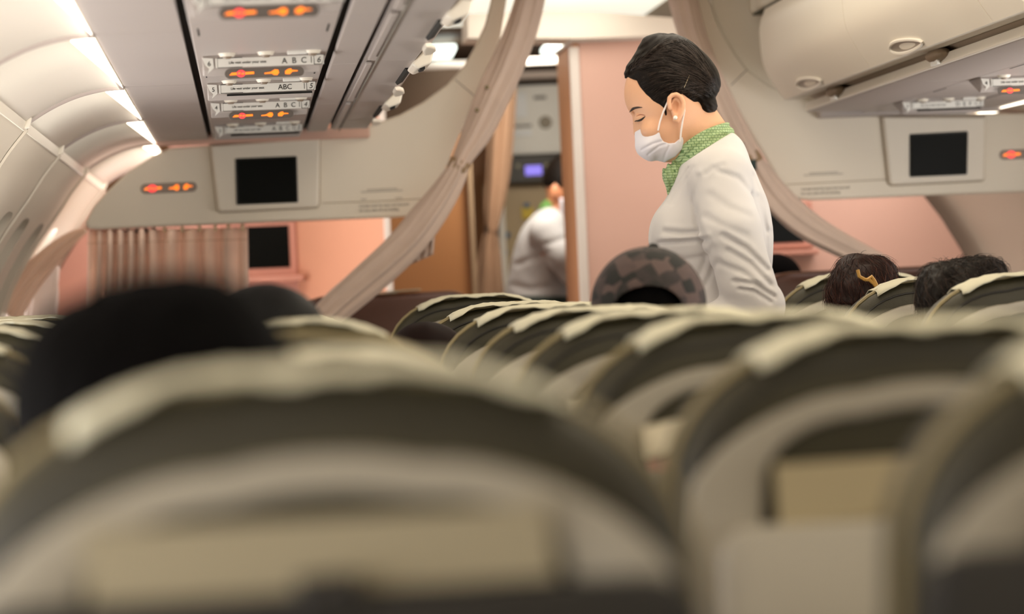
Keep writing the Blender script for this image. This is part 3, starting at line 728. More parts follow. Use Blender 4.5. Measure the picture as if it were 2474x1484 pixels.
# strip lights and pipe under the galley ceiling
for px_, py_, lab in ((1343, 120, 'bright oblong ceiling light above the galley'), (1066, 132, 'bright oblong ceiling light seen past the left bins')):
    c = at(px_, py_, 11.0)
    o = MB().prism([c+Vector((x, y, 0)) for x, y in ((-0.045, -0.2), (0.04, -0.2), (0.05, 0.2), (-0.035, 0.2))], (0, 0, 0.02))
    o = o.build('strip_lamp', M('strip_glow', '#ffffff', 0.5, emit=2.2, emit_col='#f4fff4'), smooth=False, bevel=0.004)
    tag(o, lab, 'ceiling lamp', 'galley ceiling lights')
tag(MB().tube([at(900, 165, 10.9), at(1390, 143, 10.9)], 0.014, 10).build('ceiling_pipe', TRIMW), 'pale horizontal pipe across the galley ceiling', 'pipe')
dc = thing('galley_ceiling', (0.9, 10.6, ZC+0.7), 'dark brown ceiling recess over the galley', 'ceiling panel')
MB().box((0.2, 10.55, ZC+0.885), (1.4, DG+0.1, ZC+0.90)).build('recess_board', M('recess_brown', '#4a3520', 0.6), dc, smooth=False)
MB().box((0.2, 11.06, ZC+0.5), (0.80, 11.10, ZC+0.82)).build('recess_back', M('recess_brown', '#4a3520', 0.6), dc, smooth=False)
a = at(1225, 55, 10.6)
tag(MB().box((a.x-0.02, 10.58, a.z-0.035), (a.x+0.012, 10.6, a.z+0.03)).build('exit_sign', M('red_sign', '#d98a80', 0.5, emit=0.5, emit_col='#e07060'), smooth=False, bevel=0.003), 'small reddish lit sign on the ceiling beside the left curtain', 'sign')

# ------------------------------------------------------------------ curtains
def bundle(root, name, path, d, thick, n, seed, mat, amp=0.13, twist=0.0):
    """a gathered curtain: closed cross-section with ridges that run along its length; path rows are (px, py, width px)"""
    r = np.random.RandomState(seed)
    P = catmull(path, 7); rings = []; N = 64
    ph = r.rand(4)*6.28
    for i, (px_, py_, w_) in enumerate(P):
        a = P[max(i-1, 0)]; b = P[min(i+1, len(P)-1)]
        t = np.array([b[0]-a[0], b[1]-a[1]]); t /= np.linalg.norm(t); nn = np.array([-t[1], t[0]])
        c = at(px_, py_, d); e = at(px_+nn[0]*10, py_+nn[1]*10, d)-c; e.normalize()
        hw = w_*d/F/2; tt = i/(len(P)-1); ring = []
        for k in range(N):
            th = 2*math.pi*k/N
            m = 1+amp*(math.sin(n*th+ph[0]+twist*tt)+0.6*math.sin((n+3)*th+ph[1]-2.2*tt)+0.4*math.sin((2*n+1)*th+ph[2]+1.5*tt))
            m += 0.05*math.sin(9*tt+3*th+ph[3])
            ring.append(c+e*(hw*math.cos(th)*m)+Vector((0, 1, 0))*(thick*math.sin(th)*m))
        rings.append(ring)
    return MB().loft(rings).build(name, mat, root, sharp=0)
def band(root, px_, py_, w, d, thick, ang, mat):
    c = at(px_, py_, d); e = Vector((math.cos(ang), 0, math.sin(ang))); f_ = Vector((-math.sin(ang), 0, math.cos(ang)))
    hw = w*d/F/2; hh = 0.016
    ring = lambda q, k: [c+e*(q*hw*math.cos(t))+Vector((0, q*thick*math.sin(t), 0))+f_*k for t in np.linspace(0, 2*math.pi, 25)[:-1]]
    return MB().loft([ring(0.97, -hh), ring(1.06, -hh*0.8), ring(1.06, hh*0.8), ring(0.97, hh)]).build('tie_band', mat, root, sharp=0)
DC = 8.56
cl = thing('aisle_curtain', at(830, 740, DC), 'long beige curtain gathered and tied along the left edge of the aisle', 'curtain', 'aisle curtains')
bundle(cl, 'upper_drape', [(1290, -60, 62), (1278, 0, 66), (1256, 80, 74), (1226, 160, 78), (1192, 235, 76), (1155, 315, 66), (1122, 372, 48), (1108, 402, 40)], DC, 0.034, 7, 3, CURT2, 0.10)
bundle(cl, 'lower_drape', [(1110, 396, 38), (1098, 425, 52), (1070, 475, 66), (1028, 535, 78), (985, 588, 80), (930, 640, 80), (872, 690, 78), (820, 735, 74), (770, 785, 66)], DC, 0.034, 6, 8, CURT2, 0.11)
band(cl, 1109, 400, 50, DC, 0.030, math.radians(-28), CURTB)
# loose hem hanging from the gathered part
hp = [(1010, 575), (1030, 560), (1024, 600), (1017, 650), (1000, 652), (984, 655), (968, 650), (960, 640)]
hem = []
for j in range(7):
    t = j/6; rowp = []
    for i in range(25):
        s_ = i/24
        x = (1-s_)*955+s_*1052; y0_ = 652-s_*110; y1_ = 655-s_*40
        rowp.append(at(x-6*t*s_, y0_+(y1_-y0_)*t, DC)+Vector((0, 0.012+0.010*math.sin(s_*30)+0.006*math.sin(s_*71), 0)))
    hem.append(rowp)
MB().loft(hem, False, False).build('loose_hem', CURT2, cl, recalc=False, solid=0.003)
for k, (x_, y_) in enumerate(((1174, 213), (1150, 268))):
    MB().disc(at(x_, y_, DC)+Vector((0, -0.036, 0)), (0, -1, 0), 0.006, 0.005, 10, 0.004).build('snap_button', KHAKI, cl)
cr = thing('aisle_curtain', at(2090, 620, DC), 'beige curtain tied back along the right divider, behind the attendant', 'curtain', 'aisle curtains')
bundle(cr, 'upper_drape', [(1640, -60, 66), (1652, 0, 66), (1672, 80, 62), (1705, 165, 56), (1745, 250, 56), (1780, 320, 58), (1806, 368, 48), (1816, 388, 40)], DC, 0.034, 7, 5, CURT2, 0.10)
bundle(cr, 'lower_drape', [(1812, 380, 40), (1828, 412, 54), (1858, 458, 62), (1900, 505, 66), (1955, 548, 64), (2020, 584, 56), (2085, 618, 48), (2140, 645, 42)], DC, 0.030, 6, 9, CURT2, 0.12)
band(cr, 1814, 384, 52, DC, 0.032, math.radians(28), CURTB)
for x_, y_ in ((1782, 358), (1812, 398)):
    c = at(x_, y_, DC)+Vector((0, -0.034, 0))
    MB().box((c.x-0.010, c.y-0.006, c.z-0.016), (c.x+0.012, c.y, c.z+0.012)).build('hook_patch', M('slate_velcro', '#33423f', 0.8), cr, smooth=False, bevel=0.002)
# pleated curtain hanging from a rail below the left divider
DQ = 8.90
pc = thing('pleated_curtain', at(400, 740, DQ), 'pleated beige curtain hanging from a rail below the left divider', 'curtain')
segs = [(214, 240, 1, 0.012), (240, 368, 5, 0.044), (368, 552, 4, 0.036), (552, 598, 1, 0.012)]
cols = []
for x0_, x1_, n, am in segs:
    m = 10*n
    for i in range(m):
        s_ = i/m
        cols.append((x0_+(x1_-x0_)*(s_+0.28*math.sin(2*math.pi*n*s_)/(2*math.pi*n)*2), -am*math.cos(2*math.pi*n*s_)))
cols.append((598, 0.0))
rings = []
for py_, kk in ((553, 0.55), (560, 0.8), (588, 1.0), (592, 1.05), (620, 0.95), (660, 1.0), (700, 1.05), (760, 1.1), (860, 1.15), (1000, 1.2)):
    rings.append([at(x+(py_-553)*0.035*((x-400)/200)*0.4, py_-(x-400)*0.015, DQ)+Vector((0, dy*kk+0.004*math.sin(x*0.09+py_*0.02), 0)) for x, dy in cols])
MB().loft(rings, False, False).build('curtain_cloth', CURT, pc, recalc=False, solid=0.003, sharp=0)
MB().tube([at(210, 589, DQ)+Vector((0, -0.036, 0)), at(596, 579, DQ)+Vector((0, -0.036, 0))], 0.0008, 5).build('heading_seam', CURTB, pc)
MB().box((at(205, 553, DQ).x, DQ-0.03, at(400, 549, DQ).z), (at(925, 545, DQ).x, DQ+0.03, at(400, 541, DQ).z)).build('curtain_rail', M('rail_salmon', '#c08a70', 0.5), pc, smooth=False)
for x_ in (262, 285, 310, 332, 352, 372, 398, 440, 482, 520, 552, 586):
    c = at(x_, 551-(x_-400)*0.02, DQ)
    MB().box((c.x-0.005, DQ-0.012, c.z-0.012), (c.x+0.005, DQ+0.006, c.z+0.010)).build('rail_glider', BLACK if x_ < 380 else PAPER, pc, smooth=False)
# gauzy window-side drape at the far left
GAUZE = M('gauze', '#eddacb', 0.9, 0.1, 14, 0.2, 900); translucent(GAUZE, 0.5)
wd_ = thing('window_drape', at(60, 740, 8.8), 'thin pale drape swept from the divider corner to the window wall', 'curtain')
bundle(wd_, 'drape_cloth', [(208, 556, 12), (180, 572, 26), (140, 604, 40), (95, 650, 50), (55, 700, 58), (20, 760, 64)], 8.80, 0.03, 9, 21, GAUZE, 0.15)
bundle(wd_, 'sheer_panel', [(118, 640, 50), (112, 680, 62), (106, 730, 70), (100, 800, 80)], 8.92, 0.015, 5, 22, M('sheer_white', '#e8dcd8', 0.9, 0.05, 14), 0.08)
# tied curtain at the galley entrance
gc = thing('galley_curtain', at(1195, 720, 11.25), 'brown curtain tied at mid height beside the galley', 'curtain')
bundle(gc, 'upper_drape', [(1218, 60, 66), (1214, 180, 62), (1208, 300, 58), (1200, 420, 52), (1192, 500, 44), (1187, 560, 26)], 11.25, 0.05, 6, 31, CURTD, 0.12)
bundle(gc, 'lower_drape', [(1187, 556, 26), (1184, 590, 38), (1182, 650, 58), (1182, 740, 76), (1182, 900, 80)], 11.25, 0.05, 6, 33, CURTD, 0.12)
band(gc, 1187, 558, 32, 11.25, 0.03, 0, BLACK)

# ------------------------------------------------------------------ aircraft seats
HS = 1.171                                        # height of a seat back
def seat_outline(inset, n=9, W=0.205, rx=0.15, rz=0.115, zb=-0.72):
    """half-height seat back outline, anticlockwise from the lower right, x across, z up (0 = top)"""
    W -= inset; t = -inset; rx = max(rx-inset, 0.03); rz = max(rz-inset, 0.03); out = []
    flare = 0.012
    out.append((W+flare, zb+inset)); out.append((W+flare*0.6, -0.40)); out.append((W+flare*0.3, -0.25))
    for k in range(n+1):
        a = math.pi/2*k/n; out.append((W-rx+rx*math.cos(a), t-rz+rz*math.sin(a)))
    for k in range(1, 6): 
        s_ = k/6; out.append(((W-rx)*(1-2*s_), t+0.006*(1-(1-2*s_)**2)))
    for k in range(n+1):
        a = math.pi/2*(1-k/n); out.append((-(W-rx)-rx*math.cos(a), t-rz+rz*math.sin(a)))
    out.append((-W-flare*0.3, -0.25)); out.append((-W-flare*0.6, -0.40)); out.append((-W-flare, zb+inset))
    return out
TILT = 0.10
def sp(x, y, z): return Vector((x, y-z*TILT, HS+z))            # seat-back coordinates: y = 0 on the rear face
def make_seat(name, tray_z, label, cover=True, seed=0, mags=False):
    r = random.Random(seed)
    root = thing(name, (0, 0, 0), label, 'seat', 'rows of cabin seats')
    ring = lambda ins, y: [sp(x, y, z) for x, z in seat_outline(ins)]
    MB().loft([ring(0.040, 0.0), ring(0.012, 0.004), ring(0.003, 0.012), ring(0.0, 0.022), ring(0.0, 0.085), ring(0.010, 0.105), ring(0.04, 0.118)]).build('backrest', OLIVE, root, sharp=60)
    MB().tube(ring(-0.001, 0.024), 0.0045, 7).build('edge_piping', KHAKI, root)
    MB().tube(ring(0.0215, 0.0015), 0.0022, 5).build('rear_seam', OLIVE2, root)
    # hard rear shell with the opening of the literature pocket
    N = len(seat_outline(0))
    out0 = [(x+math.copysign(0.040*min(1.0, max(0.0, (-z-0.055)/0.075)), x), z) for x, z in seat_outline(0.044)]
    def hole(k, grow=0.0):
        a = seat_outline(0.066-grow, zb=-0.24); x, z = a[k]
        return (x*0.97, max(z, tray_z-0.004))
    R = []
    R.append([sp(x, 0.002, z) for x, z in out0]); R.append([sp(x*0.992, -0.006, z-0.002) for x, z in out0])
    R.append([sp(*(lambda q: (q[0], -0.008, q[1]))(hole(k, 0.004))) for k in range(N)])
    R.append([sp(*(lambda q: (q[0], -0.005, q[1]))(hole(k))) for k in range(N)])
    R.append([sp(*(lambda q: (q[0]*0.99, 0.030, q[1]))(hole(k))) for k in range(N)])
    sh = MB().loft(R, True, False).build('rear_shell', SHELL, root, sharp=50)
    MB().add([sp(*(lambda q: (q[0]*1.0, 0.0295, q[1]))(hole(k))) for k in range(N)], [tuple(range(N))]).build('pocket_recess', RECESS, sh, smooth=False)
    # stowed tray and pocket below
    tw_ = 0.205 if tray_z > -0.13 else 0.175
    tp = [(x, z) for x, z in rrect(-tw_, tw_, tray_z-0.24, tray_z, 0.03)]
    ty = MB().loft([[sp(x, -0.002, z) for x, z in tp], [sp(x, -0.022, z) for x, z in tp], [sp(x*0.97, -0.026, z) for x, z in [(a, (b-tray_z+0.12)*0.97+tray_z-0.12) for a, b in tp]]]).build('tray_table', OLIVE2 if tray_z > -0.13 else SHELL, root, sharp=40)
    MB().box(tuple(sp(-0.018, -0.036, tray_z-0.012)-Vector((0, 0, 0.0))), tuple(sp(0.018, -0.012, tray_z+0.010)-Vector((0, 0, 0))))  .build('tray_latch', OLIVE2 if tray_z > -0.13 else SHELL, root, smooth=False, bevel=0.003)
    pk = [(x, z) for x, z in rrect(-0.19, 0.19, -0.70, tray_z-0.26, 0.03)]
    MB().loft([[sp(x, 0.0, z) for x, z in pk], [sp(x, -0.02, z) for x, z in pk]]).build('seat_pocket', OLIVE2, root, sharp=40)
    if cover:
        hw = 0.138; rings = []
        nx = 22
        drop = [0.002+0.002*math.sin(i*0.7+seed)+0.0015*math.sin(i*1.9+seed*2)+0.005*math.exp(-((i-1.0)/2.2)**2) for i in range(nx+1)]
        for t, (yy, zz) in enumerate(((-0.008, -1), (-0.007, -0.5), (-0.004, -0.002), (0.012, 0.002), (0.045, 0.002), (0.085, 0.002), (0.115, -0.006), (0.123, -0.06), (0.124, -0.17))):
            row = []
            for i in range(nx+1):
                x = -hw+2*hw*i/nx; ax_ = abs(x); zt_ = 0.006 if ax_ < 0.055 else -0.115*(1-math.sqrt(max(0, 1-((ax_-0.055)/0.15)**2)))+0.006*(1-(ax_-0.055)/0.1)
                wob = 0.0025*math.sin(i*1.3+t*0.8+seed)
                z = zt_-(drop[i] if zz == -1 else drop[i]*0.5) if zz in (-1, -0.5) else zt_+zz+abs(wob)
                row.append(sp(x, yy+wob*0.6, z))
            rings.append(row)
        MB().loft(rings, False, False).build('headrest_cover', CLOTH, root, recalc=False, solid=0.0016, sharp=0)
    # cushion, arm rests and legs
    MB().loft([[Vector((x, y, z)) for x, z in rrect(-0.215, 0.215, 0.34, zt_, 0.04)] for y, zt_ in ((0.14, 0.46), (0.30, 0.47), (0.52, 0.48), (0.57, 0.45))]).build('seat_cushion', OLIVE, root, sharp=50)
    for s_ in (-1, 1):
        MB().loft([[Vector((s_*0.220+x, y, z)) for x, z in rrect(-0.016, 0.016, 0.60, 0.645, 0.012, 3)] for y in (0.14, 0.50)]).build('armrest', OLIVE2, root, sharp=50)
        MB().tube([(s_*0.15, 0.18, 0.36), (s_*0.15, 0.20, 0.0)], 0.018, 8).tube([(s_*0.15, 0.48, 0.36), (s_*0.15, 0.44, 0.0)], 0.018, 8).tube([(s_*0.15, 0.17, 0.35), (s_*0.15, 0.50, 0.35)], 0.02, 8).build('leg_frame', GREYM, root)
    return root
SX = {'A': -0.445, 'B': 0.037, 'C': 0.540, 'D': 1.408, 'E': 1.892}
names = {'A': 'left column, by the windows', 'B': 'middle column of the left block', 'C': 'column left of the aisle', 'D': 'column right of the aisle', 'E': 'second column right of the aisle'}
ordw = ['nearest', 'second', 'third', 'fourth', 'fifth', 'sixth', 'seventh', 'eighth']
rowsd = [1.70, 2.45, 3.20, 3.95, 4.70, 5.45, 6.20, 7.02]
protos = {}
SDZ = {}
for c_, zs in (('C', (-0.004, -0.015, -0.0155, -0.018, -0.021, -0.0217, -0.023, -0.012)), ('B', (-0.008, -0.016, -0.013, -0.010, -0.016, -0.019, -0.022)), ('D', (0, 0, 0, 0, 0, -0.005, -0.010, 0.0))):
    for i_, z_ in enumerate(zs): SDZ[(c_, i_)] = z_
def place_seat(c, ri, cover=True, seed=0, dx=0.0, dz=0.0, d=None, label=None, plain=False):
    near = ri == 0
    key = (near, cover, seed % 3)
    d = rowsd[ri] if d is None else d
    label = label or 'olive seat with beige shell, %s row from the camera, %s' % (ordw[ri], names[c])
    if key not in protos:
        o = make_seat('aircraft_seat', -0.115 if near else -0.150, label, cover, seed % 3)
        protos[key] = o
    else:
        o = copy_tree(protos[key])
    o.location = (SX[c]+dx, d, floor_z(d))
    o.scale.z = (HS+SDZ.get((c, ri), -0.008))/HS                    # backs differ slightly in height
    o['label'] = label
    return o
for ri in range(1, 8):
    if ri <= 6: place_seat('A', ri, True, ri)
for ri in range(0, 7):
    place_seat('B', ri, ri != 2, ri+1)
for ri in range(0, 7):
    place_seat('C', ri, True, ri+2, dx=0.03 if ri == 0 else 0.0)
place_seat('C', 7, True, 0, d=7.25, dx=-0.005)
for ri in (5, 6, 7):
    place_seat('D', ri, True, ri+1)
place_seat('E', 7, True, 1)
# magazines in the literature pockets
def magazine(col, ri, x0, x1, z0, z1, lean, mat, label, band_mat=None):
    d = rowsd[ri]; L = Vector((SX[col]+(0.03 if (col, ri) == ('C', 0) else 0), d, floor_z(d)+SDZ[(col, ri)]))
    pts = [(x0, z0), (x1, z0+lean), (x1-0.004, z1+lean), (x0-0.002, z1)]
    root = thing('magazine', L+sp((x0+x1)/2, -0.004, z0), label, 'magazine')
    MB().loft([[L+sp(x, -0.016, z) for x, z in pts], [L+sp(x, -0.008, z) for x, z in pts]]).build('cover_page', mat, root, smooth=False)
    if band_mat:
        p2 = [(x1-0.022, z0+lean*0.8), (x1-0.001, z0+lean), (x1-0.004, z1+lean-0.001), (x1-0.014, z1+lean*0.9)]
        MB().loft([[L+sp(x, -0.0175, z) for x, z in p2], [L+sp(x, -0.0155, z) for x, z in p2]]).build('printed_band', band_mat, root, smooth=False)
magazine('C', 2, -0.135, -0.060, -0.135, -0.104, 0.014, PAPER, 'cream leaflet with blue end in the pocket of the third seat left of the aisle', BLUEP)
magazine('C', 2, -0.130, -0.070, -0.158, -0.138, 0.008, PINKP, 'pink leaflet under the cream one in the third seat pocket')
magazine('C', 3, -0.135, -0.090, -0.122, -0.100, 0.004, PAPER, 'small cream leaflet in the pocket of the fourth seat left of the aisle')
magazine('C', 0, -0.130, 0.125, -0.114, -0.074, 0.002, M('magazine_tan', '#978c72', 0.6), 'tan magazine in the pocket of the nearest seat at lower right')
magazine('C', 1, -0.125, 0.10, -0.148, -0.100, 0.004, M('magazine_buff', '#a99a78', 0.6), 'wide tan magazine in the pocket of the second seat left of the aisle')
magazine('B', 0, -0.130, 0.125, -0.114, -0.074, 0.002, M('magazine_tan', '#978c72', 0.6), 'wide tan magazine in the pocket of the nearest seat in front of the camera')
# brown leather seats of the forward cabin
def wide_seat(px_, d, zpx, w, label, papers=None):
    c = at(px_, zpx, d); L = Vector((c.x, d, floor_z(d)))
    root = thing('forward_seat', L, label, 'seat', 'brown forward-cabin seats')
    top = c.z
    def prof(ins, y): 
        o = []
        for x, z in rrect(-w/2+ins, w/2-ins, floor_z(d)+0.30, top-ins*0.6, 0.10, 8): o.append(Vector((c.x+x, d+y, z)))
        return o
    MB().loft([prof(0.03, 0), prof(0.004, 0.02), prof(0, 0.05), prof(0, 0.12), prof(0.03, 0.15)]).build('backrest', BROWNL, root, sharp=60)
    MB().tube(prof(0.002, 0.022), 0.004, 6).build('edge_piping', M('brown_piping', '#6a4630', 0.5), root)
    MB().loft([[Vector((c.x+x, d+y, floor_z(d)+z)) for x, z in rrect(-w/2, w/2, 0.02, 0.47, 0.05)] for y in (0.15, 0.56)]).build('seat_cushion', BROWNL, root, sharp=50)
    return root
wide_seat(935, 9.05, 711, 0.56, 'dark brown leather seat ahead of the left curtain with papers on top')
wide_seat(2070, 8.70, 652, 0.58, 'dark brown leather seat ahead, right of the attendant')
for k, (xa_, xb_, ya_, yb_, zz, lab) in enumerate(((868, 955, 704, 700, 0.0, 'thin folded paper lying on the brown leather seat, lower sheet'), (905, 1012, 708, 702, 0.006, 'thin folded paper lying on the brown leather seat, upper sheet'))):
    a, b = at(xa_, ya_+6, 9.2), at(xb_, yb_+8, 9.2); z = at(935, 711, 9.05).z+0.001+zz
    o = MB().add([(a.x, 9.06, z), (b.x, 9.07, z+0.003), (b.x-0.01, 9.19, z), (a.x+0.01, 9.18, z)], [(0, 1, 2, 3)]).build('paper_sheet', CLOTH, solid=0.003, smooth=False)
    tag(o, lab, 'paper')

# ------------------------------------------------------------------ people
SKIN  = M('skin', '#deab88', 0.5, 0.05, 30, 0.12, 700, sss=0.12)
SKIN2 = M('skin_ruddy', '#cf8a62', 0.5, 0.06, 30, sss=0.1)
LIDSHADE  = M('skin_shadow', '#9c5a44', 0.6)
HAIR  = M('black_brown_hair', '#080605', 0.45, 0.5, 1.0, 0.5, 12, second='#1a120c', stretch=(30, 30, 160), spec=0.10)
BLOUSE = M('white_blouse', '#c9c5c3', 0.8, 0.02, 20, 0.12, 900, sheen=0.2)
MASKM = M('mask_white', '#e6e3ea', 0.85, 0.02, 30, 0.2, 1200)
STRAP = M('mask_strap', '#f0e8e4', 0.8)
LASH  = M('lash_black', '#1a1210', 0.6)
BROW  = M('brow_brown', '#33231c', 0.7)
PEARL = M('pearl', '#f2ece2', 0.2, coat=0.6)
SKIRT = M('dark_green_skirt', '#27332a', 0.8, 0.1, 30)
SHOE  = M('black_shoe', '#141311', 0.35)
def scarf_material():
    m = bpy.data.materials.new('patterned_green_scarf'); m.use_nodes = True; nt = m.node_tree; b = nt.nodes['Principled BSDF']
    tc = nt.nodes.new('ShaderNodeTexCoord'); mp = nt.nodes.new('ShaderNodeMapping'); mp.inputs['Rotation'].default_value = (math.radians(90), math.radians(-4), math.radians(0))
    mp.vector_type = 'TEXTURE'
    mp.inputs['Rotation'].default_value = (math.radians(90), 0, math.radians(30))
    nt.links.new(tc.outputs['Object'], mp.inputs[0])
    br = nt.nodes.new('ShaderNodeTexBrick')
    br.inputs['Scale'].default_value = 118; br.inputs['Mortar Size'].default_value = 0.06; br.inputs['Brick Width'].default_value = 0.80; br.inputs['Row Height'].default_value = 0.62
    br.inputs['Color1'].default_value = lin('#aac093'); br.inputs['Color2'].default_value = lin('#98b07e'); br.inputs['Mortar'].default_value = lin('#5a7a4c')
    nt.links.new(mp.outputs[0], br.inputs['Vector']); nt.links.new(br.outputs['Color'], b.inputs['Base Color']); b.inputs['Roughness'].default_value = 0.75
    return m
SCARF = scarf_material()

# ---- the standing attendant, seen from her left side, looking down
A = Figure(1700, 500, 6.05)
px = lambda n: n*A.s
def base_at(fig, pxx, d): 
    p = at(pxx, 700, d); return Vector((p.x, d, floor_z(d)))
att = thing('person', base_at(A, 1730, 6.05), 'standing person in white blouse, green patterned scarf and face mask, looking down', 'person')
head_rows = [(98, 1585, 1660, 0.03), (112, 1562, 1682, 0.048), (135, 1540, 1702, 0.061), (165, 1522, 1714, 0.069), (195, 1512, 1720, 0.0725), (225, 1508, 1720, 0.073), (248, 1511, 1714, 0.0725), (266, 1519, 1706, 0.0715), (280, 1527, 1700, 0.070), (292, 1533, 1696, 0.0685), (305, 1535, 1692, 0.067), (320, 1537, 1686, 0.065), (340, 1546, 1680, 0.060), (362, 1564, 1672, 0.052), (380, 1588, 1662, 0.038), (392, 1608, 1648, 0.018)]
H = A.stack(head_rows)
torso_rows = [(322, 1694, 1758, 0.045), (338, 1682, 1774, 0.075), (356, 1668, 1789, 0.105), (378, 1652, 1805, 0.135), (402, 1640, 1817, 0.155), (440, 1625, 1834, 0.170), (480, 1609, 1850, 0.175), (520, 1594, 1861, 0.172), (560, 1578, 1867, 0.165), (585, 1571, 1868, 0.160), (620, 1577, 1867, 0.150), (660, 1592, 1864, 0.142), (700, 1600, 1864, 0.142), (745, 1597, 1866, 0.150), (800, 1592, 1868, 0.165), (850, 1588, 1868, 0.172)]
T = A.stack(torso_rows)
def P3(pxx, pyy, w): return (float(A.U(pxx)), float(A.V(pyy)), w)
near_arm = [P3(1726, 452, -0.152), P3(1748, 560, -0.182), P3(1788, 690, -0.192), P3(1812, 738, -0.190), P3(1700, 790, -0.175), P3(1600, 832, -0.16)]
far_arm = [P3(1730, 455, 0.150), P3(1735, 560, 0.165), P3(1740, 680, 0.16), P3(1735, 735, 0.15), P3(1660, 780, 0.10), P3(1590, 815, 0.06)]
rad = [0.056, 0.058, 0.052, 0.050, 0.040, 0.031]
def limbs(U, V, W, pts, rads, k=0.02):
    d = None
    for i in range(len(pts)-1):
        q = cone(U, V, W, pts[i], pts[i+1], rads[i], rads[i+1])
        d = q if d is None else smin(d, q, k)
    return d
EARPX = [(1614, 268), (1611, 255), (1612, 244), (1619, 237), (1629, 235), (1639, 241), (1645, 253), (1645, 268), (1641, 281), (1636, 291), (1631, 298), (1625, 296)]
def ear(U, V, W, side):
    yw = -0.0745 if side < 0 else 0.0745
    d = None
    e = [(float(A.U(x)), float(A.V(y))) for x, y in EARPX]
    for (a, b), (c, d_) in zip(e[:-1], e[1:]):
        q = cone(U, V, W, (a, b, yw+side*0.0095), (c, d_, yw+side*0.0095), 0.0043, 0.0043)
        d = q if d is None else np.minimum(d, q)
    pl = ellip(U, V, W, (float(A.U(1629)), float(A.V(266)), yw+side*0.002), (px(14), px(27), 0.0065))
    lob = ellip(U, V, W, (float(A.U(1630)), float(A.V(292)), yw+side*0.005), (px(9), px(9), 0.006))
    d = smin(smin(d, pl, 0.004), lob, 0.004)
    hol = ellip(U, V, W, (float(A.U(1627)), float(A.V(264)), yw+side*0.011), (px(9), px(16), 0.0125))
    return smax(d, -hol, 0.002)
def hand(U, V, W, wrist, direc, spread, s=1.0):
    """palm, four fingers and a thumb, slightly curled"""
    wv = np.array(wrist, float); d = np.array(direc, float); d /= np.linalg.norm(d)
    up = np.array([0.0, 0.0, 1.0]); side = np.cross(d, np.array([0, 1.0, 0])); side /= np.linalg.norm(side)
    dn = np.cross(side, d)
    if dn[1] > 0: dn = -dn
    r = cone(U, V, W, wv, wv+d*0.045*s, 0.024*s, 0.026*s)
    r = smin(r, cone(U, V, W, wv+d*0.05+side*0.022, wv+d*0.05-side*0.022, 0.017, 0.017), 0.015)
    for k, (o, L) in enumerate(((0.033, 0.055), (0.011, 0.066), (-0.011, 0.062), (-0.032, 0.048))):
        b = wv+d*0.068+side*o; m = b+d*L*0.5+side*o*0.12+dn*0.006; e = m+d*L*0.42+dn*0.024
        r = smin(r, np.minimum(cone(U, V, W, b-d*0.02, m, 0.0098, 0.0085), cone(U, V, W, m, e, 0.0085, 0.0068)), 0.005)
    t0 = wv+d*0.02+side*0.022*spread; t1 = t0+d*0.03+side*0.028*spread+dn*0.008; t2 = t1+d*0.026+side*0.004*spread+dn*0.01
    return smin(r, np.minimum(cone(U, V, W, t0, t1, 0.012, 0.010), cone(U, V, W, t1, t2, 0.010, 0.0075)), 0.008)
FLOORV = None
fz = floor_z(6.05)
foot_v = -(A.o.z-fz-0.015)
scalp = A.uv([(1500, 170), (1530, 176), (1552, 208), (1580, 236), (1606, 244), (1640, 222), (1680, 250), (1720, 275), (1770, 275), (1770, 60), (1480, 60), (1480, 170)])
def head_fn(U, V, W):
    d = H(U, V, W)+0.0075/(1+np.exp(poly2d(U, V, scalp)/0.003))
    d = d-0.0015*np.exp(-(((V-A.V(262))/px(9))**2+((W+0.03)/0.022)**2))-0.0015*np.exp(-(((V-A.V(262))/px(9))**2+((W-0.03)/0.022)**2))
    nose = cone(U, V, W, P3(1541, 292, 0), P3(1543, 320, 0), 0.0080, 0.0095)
    d = smin(d, nose, 0.010)
    for sgn in (-1, 1):
        d = smin(d, ellip(U, V, W, P3(1548, 287, sgn*0.031), (0.0135, 0.0105, 0.0150)), 0.004)      # closed lids
        d = smax(d, -ellip(U, V, W, P3(1531, 281, sgn*0.019), (0.006, 0.009, 0.008)), 0.006)
        d = smin(d, ellip(U, V, W, P3(1572, 318, sgn*0.047), (0.020, 0.018, 0.016)), 0.014)          # cheeks
        d = np.minimum(d, smin(d, ear(U, V, W, sgn), 0.003))
    d = smin(d, cone(U, V, W, P3(1676, 285, 0), P3(1712, 350, 0), 0.046, 0.052), 0.022)
    return d
